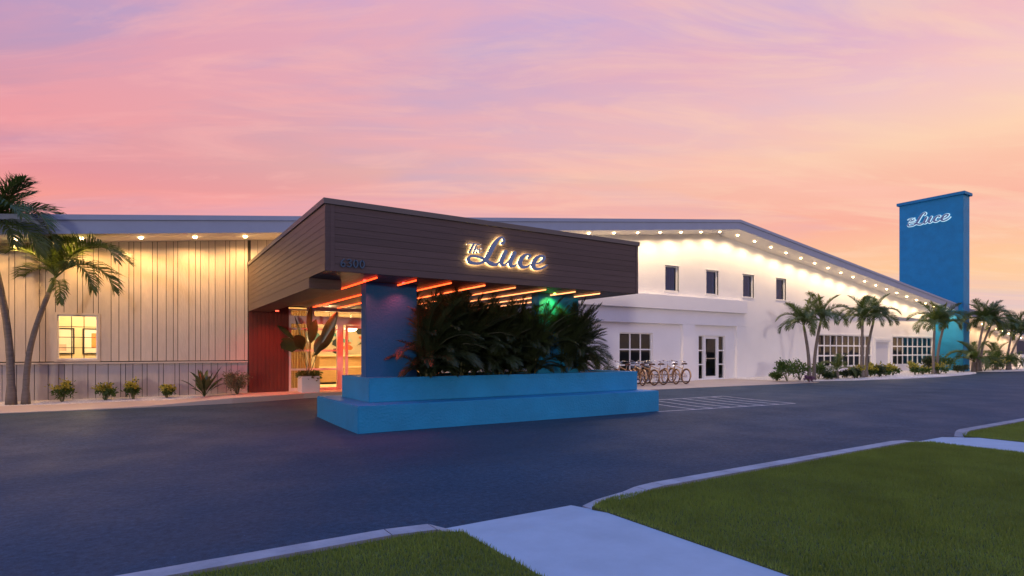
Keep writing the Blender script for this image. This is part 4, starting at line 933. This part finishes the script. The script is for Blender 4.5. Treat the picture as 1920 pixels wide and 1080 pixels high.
# ================================================================== bicycles
def bicycle(pos, az_, label, seed):
    """local: x forward, rear axle at x=0, z up"""
    pos = Vector(pos); t = empty('bicycle', tuple(pos), label, 'bicycle', 'cream cruiser bicycles parked by the wall'); t.rotation_euler = (0, math.radians(random.Random(seed).uniform(-5,-2)), 0); t.rotation_euler = (math.radians(4), 0, az_)
    O = Vector((0,0,0)); WLk = t.name
    save = WL[WLk]; WL[WLk] = O
    R = .335; WB_ = 1.12
    def wheel(cx_):
        ty = MB(); n = 28
        for i in range(n):
            a, b = 2*math.pi*i/n, 2*math.pi*(i+1)/n
            for j in range(6):
                c1, c2 = 2*math.pi*j/6, 2*math.pi*(j+1)/6
                def P(a_, c_2): rr = R-.024+.026*math.cos(c_2); return (cx_+rr*math.cos(a_), .026*math.sin(c_2), R+rr*math.sin(a_))
                ty.quad(P(a,c1), P(b,c1), P(b,c2), P(a,c2))
        wh = ty.build('wheel', M['tyre'], t, smooth=True)
        rim_ = MB(); rim_.tube([(cx_+(R-.052)*math.cos(2*math.pi*i/24), 0, R+(R-.052)*math.sin(2*math.pi*i/24)) for i in range(25)], .011, 5, False); rim_.build('rim', M['cream'], wh)
        sp = MB()
        for i in range(14):
            a = 2*math.pi*i/14; sp.tube([(cx_,.02*(-1)**i,R),(cx_+(R-.055)*math.cos(a),0,R+(R-.055)*math.sin(a))], .0022, 3, False)
        sp.tube([(cx_,-.05,R),(cx_,.05,R)], .018, 8); sp.build('spokes', M['chrome'], wh)
        fe = MB(); n = 14
        for i in range(n):
            a, b = math.radians(10+170*i/n), math.radians(10+170*(i+1)/n)
            if cx_ > .5: a, b = math.radians(40+125*i/n), math.radians(40+125*(i+1)/n)
            else: a, b = math.radians(20+165*i/n), math.radians(20+165*(i+1)/n)
            for y0, y1 in ((-.035,0),(0,.035)):
                rr0 = R+.022-(.01 if y0 else 0); rr1 = R+.022-(.01 if y1 else 0)
                fe.quad((cx_+rr0*math.cos(a),y0,R+rr0*math.sin(a)),(cx_+rr0*math.cos(b),y0,R+rr0*math.sin(b)),(cx_+rr1*math.cos(b),y1,R+rr1*math.sin(b)),(cx_+rr1*math.cos(a),y1,R+rr1*math.sin(a)))
        fe.build('mudguard', M['cream'], t)
    wheel(0); wheel(WB_)
    bb = Vector((.45,0,.30)); seat = Vector((.27,0,.74)); hd = Vector((.93,0,.80)); hb = Vector((.97,0,.62))
    fr = MB()
    fr.tube([bb, seat], .016, 8); fr.tube([seat-Vector((-.03,0,.08)), Vector((.60,0,.72)), hd], .017, 8); fr.tube([bb, Vector((.70,0,.42)), hb], .018, 8); fr.tube([hb-Vector((.01,0,.04)), hd+Vector((-.01,0,.03))], .02, 8)
    for y in (-.055,.055): fr.tube([bb, (0,y,R)], .010, 6); fr.tube([seat-Vector((-.04,0,.14)), (0,y,R)], .009, 6); fr.tube([hb, hb+Vector((.02,y,-.05)), (WB_,y,R)], .011, 6)
    fr = fr.build('frame', M['cream'], t, smooth=True)
    MB().tube([seat, seat+Vector((-.03,0,.10))], .012, 6).build('seat_post', M['chrome'], fr)
    sd_ = MB(); sp_ = seat+Vector((-.03,0,.13))
    prof = [(-.15,.095,.02),(-.09,.115,.03),(0,.085,.02),(.08,.035,.015),(.15,.022,.0)]
    rows = [[(sp_.x+x_, -w_, sp_.z+h_-.02) , (sp_.x+x_, -w_*.6, sp_.z+h_+.025), (sp_.x+x_, w_*.6, sp_.z+h_+.025), (sp_.x+x_, w_, sp_.z+h_-.02), (sp_.x+x_, 0, sp_.z+h_-.045)] for x_, w_, h_ in prof]
    for r1, r2 in zip(rows[:-1], rows[1:]):
        for i in range(5): sd_.quad(r1[i], r1[(i+1) % 5], r2[(i+1) % 5], r2[i])
    sd_.poly(rows[0]); sd_.poly(rows[-1]); sd_.build('saddle', M['saddle'], t, smooth=True)
    hs = hd+Vector((-.03,0,.16)); h_ = MB(); h_.tube([hd, hs], .012, 6)
    for s in (-1, 1): h_.tube([hs, hs+Vector((.05,s*.14,.06)), hs+Vector((-.06,s*.28,.07)), hs+Vector((-.22,s*.32,.03))], .011, 6)
    hbr = h_.build('handlebar', M['chrome'], t, smooth=True)
    for s in (-1, 1): MB().tube([hs+Vector((-.15,s*.305,.045)), hs+Vector((-.27,s*.335,.02))], .016, 8).build('grip', M['saddle'], hbr)
    ck = MB(); ck.tube([bb+Vector((0,-.06,0)), bb+Vector((0,.06,0))], .02, 8); ck.tube([bb+Vector((0,-.06,0)), bb+Vector((.12,-.07,-.12))], .009, 6); ck.tube([bb+Vector((0,.06,0)), bb+Vector((-.12,.07,.12))], .009, 6)
    n = 20; ck.tube([bb+Vector((.085*math.cos(2*math.pi*i/n), -.045, .085*math.sin(2*math.pi*i/n))) for i in range(n+1)], .006, 4, False); ck.tube([(0,-.045,R+.03),(bb.x,-.045,bb.z+.085)], .004, 4); ck.tube([(0,-.045,R-.03),(bb.x,-.045,bb.z-.085)], .004, 4)
    ck = ck.build('crank', M['chrome'], t)
    for p_, y in ((bb+Vector((.12,-.11,-.12)),0),(bb+Vector((-.12,.11,.12)),0)): MB().box(p_.x-.045,p_.x+.045,p_.y-.04,p_.y+.04,p_.z-.012,p_.z+.012).build('pedal', M['black'], ck)
    # wire basket on the handlebar
    bk = MB(); f0 = hd+Vector((.06,0,-.06))
    for z_, w_, d_ in ((0,.13,.16),(.11,.15,.19),(.21,.17,.22)):
        q = [(f0.x,-w_,f0.z+z_),(f0.x+d_,-w_,f0.z+z_),(f0.x+d_,w_,f0.z+z_),(f0.x,w_,f0.z+z_),(f0.x,-w_,f0.z+z_)]
        for a, b in zip(q[:-1], q[1:]): bk.tube([a, b], .004, 4, False)
    for i in range(7):
        k = i/6*2-1; bk.tube([(f0.x+.16,k*.13,f0.z),(f0.x+.22,k*.17,f0.z+.21)], .003, 3, False); bk.tube([(f0.x,k*.13,f0.z),(f0.x,k*.17,f0.z+.21)], .003, 3, False)
    bk.build('basket', M['chrome'], t)
    WL[WLk] = save
    return t
by = -1.95; bw = ['leftmost cream bicycle of the parked row, mostly behind the blue planter','second cream bicycle of the row from the left','third cream bicycle of the row from the left','third cream bicycle of the row counted from the right','second cream bicycle of the row from the right','rightmost cream bicycle of the row, nearest the glass door']
for i, x in enumerate((1180, 1203, 1224, 1244, 1268, 1286)):
    p = PY(x, 700, by); p.z = .077; bicycle((p.x, by+rnd.uniform(-.06,.06), .077), math.radians(90-13+rnd.uniform(-11,11)), bw[i], i)
rk = empty('bicycle_rack', (20, -.9, .08), 'low dark steel rail rack holding the bicycles', 'bicycle rack')
MB().tube([(16.6,-.62,.45),(21.2,-.62,.45)], .02, 8).build('rail', M['black'], rk); MB().tube([(16.6,-1.05,.12),(21.2,-1.05,.12)], .02, 8).build('rail', M['black'], rk)
for X in (16.65, 18.9, 21.15): MB().tube([(X,-.62,.45),(X,-.62,.085),(X,-1.05,.10)], .02, 8).build('leg', M['black'], rk)

# ================================================================== far right neighbour
nb = empty('neighbour_building', (78, 4, 0), 'dark navy low building at the far right edge', 'building')
MB().box(69, 100, 2, 14, 0, 3.35).build('wall', M['navy'], nb); MB().box(68.7, 100.3, 1.7, 14.3, 3.35, 3.55).build('roof', M['dark'], nb)
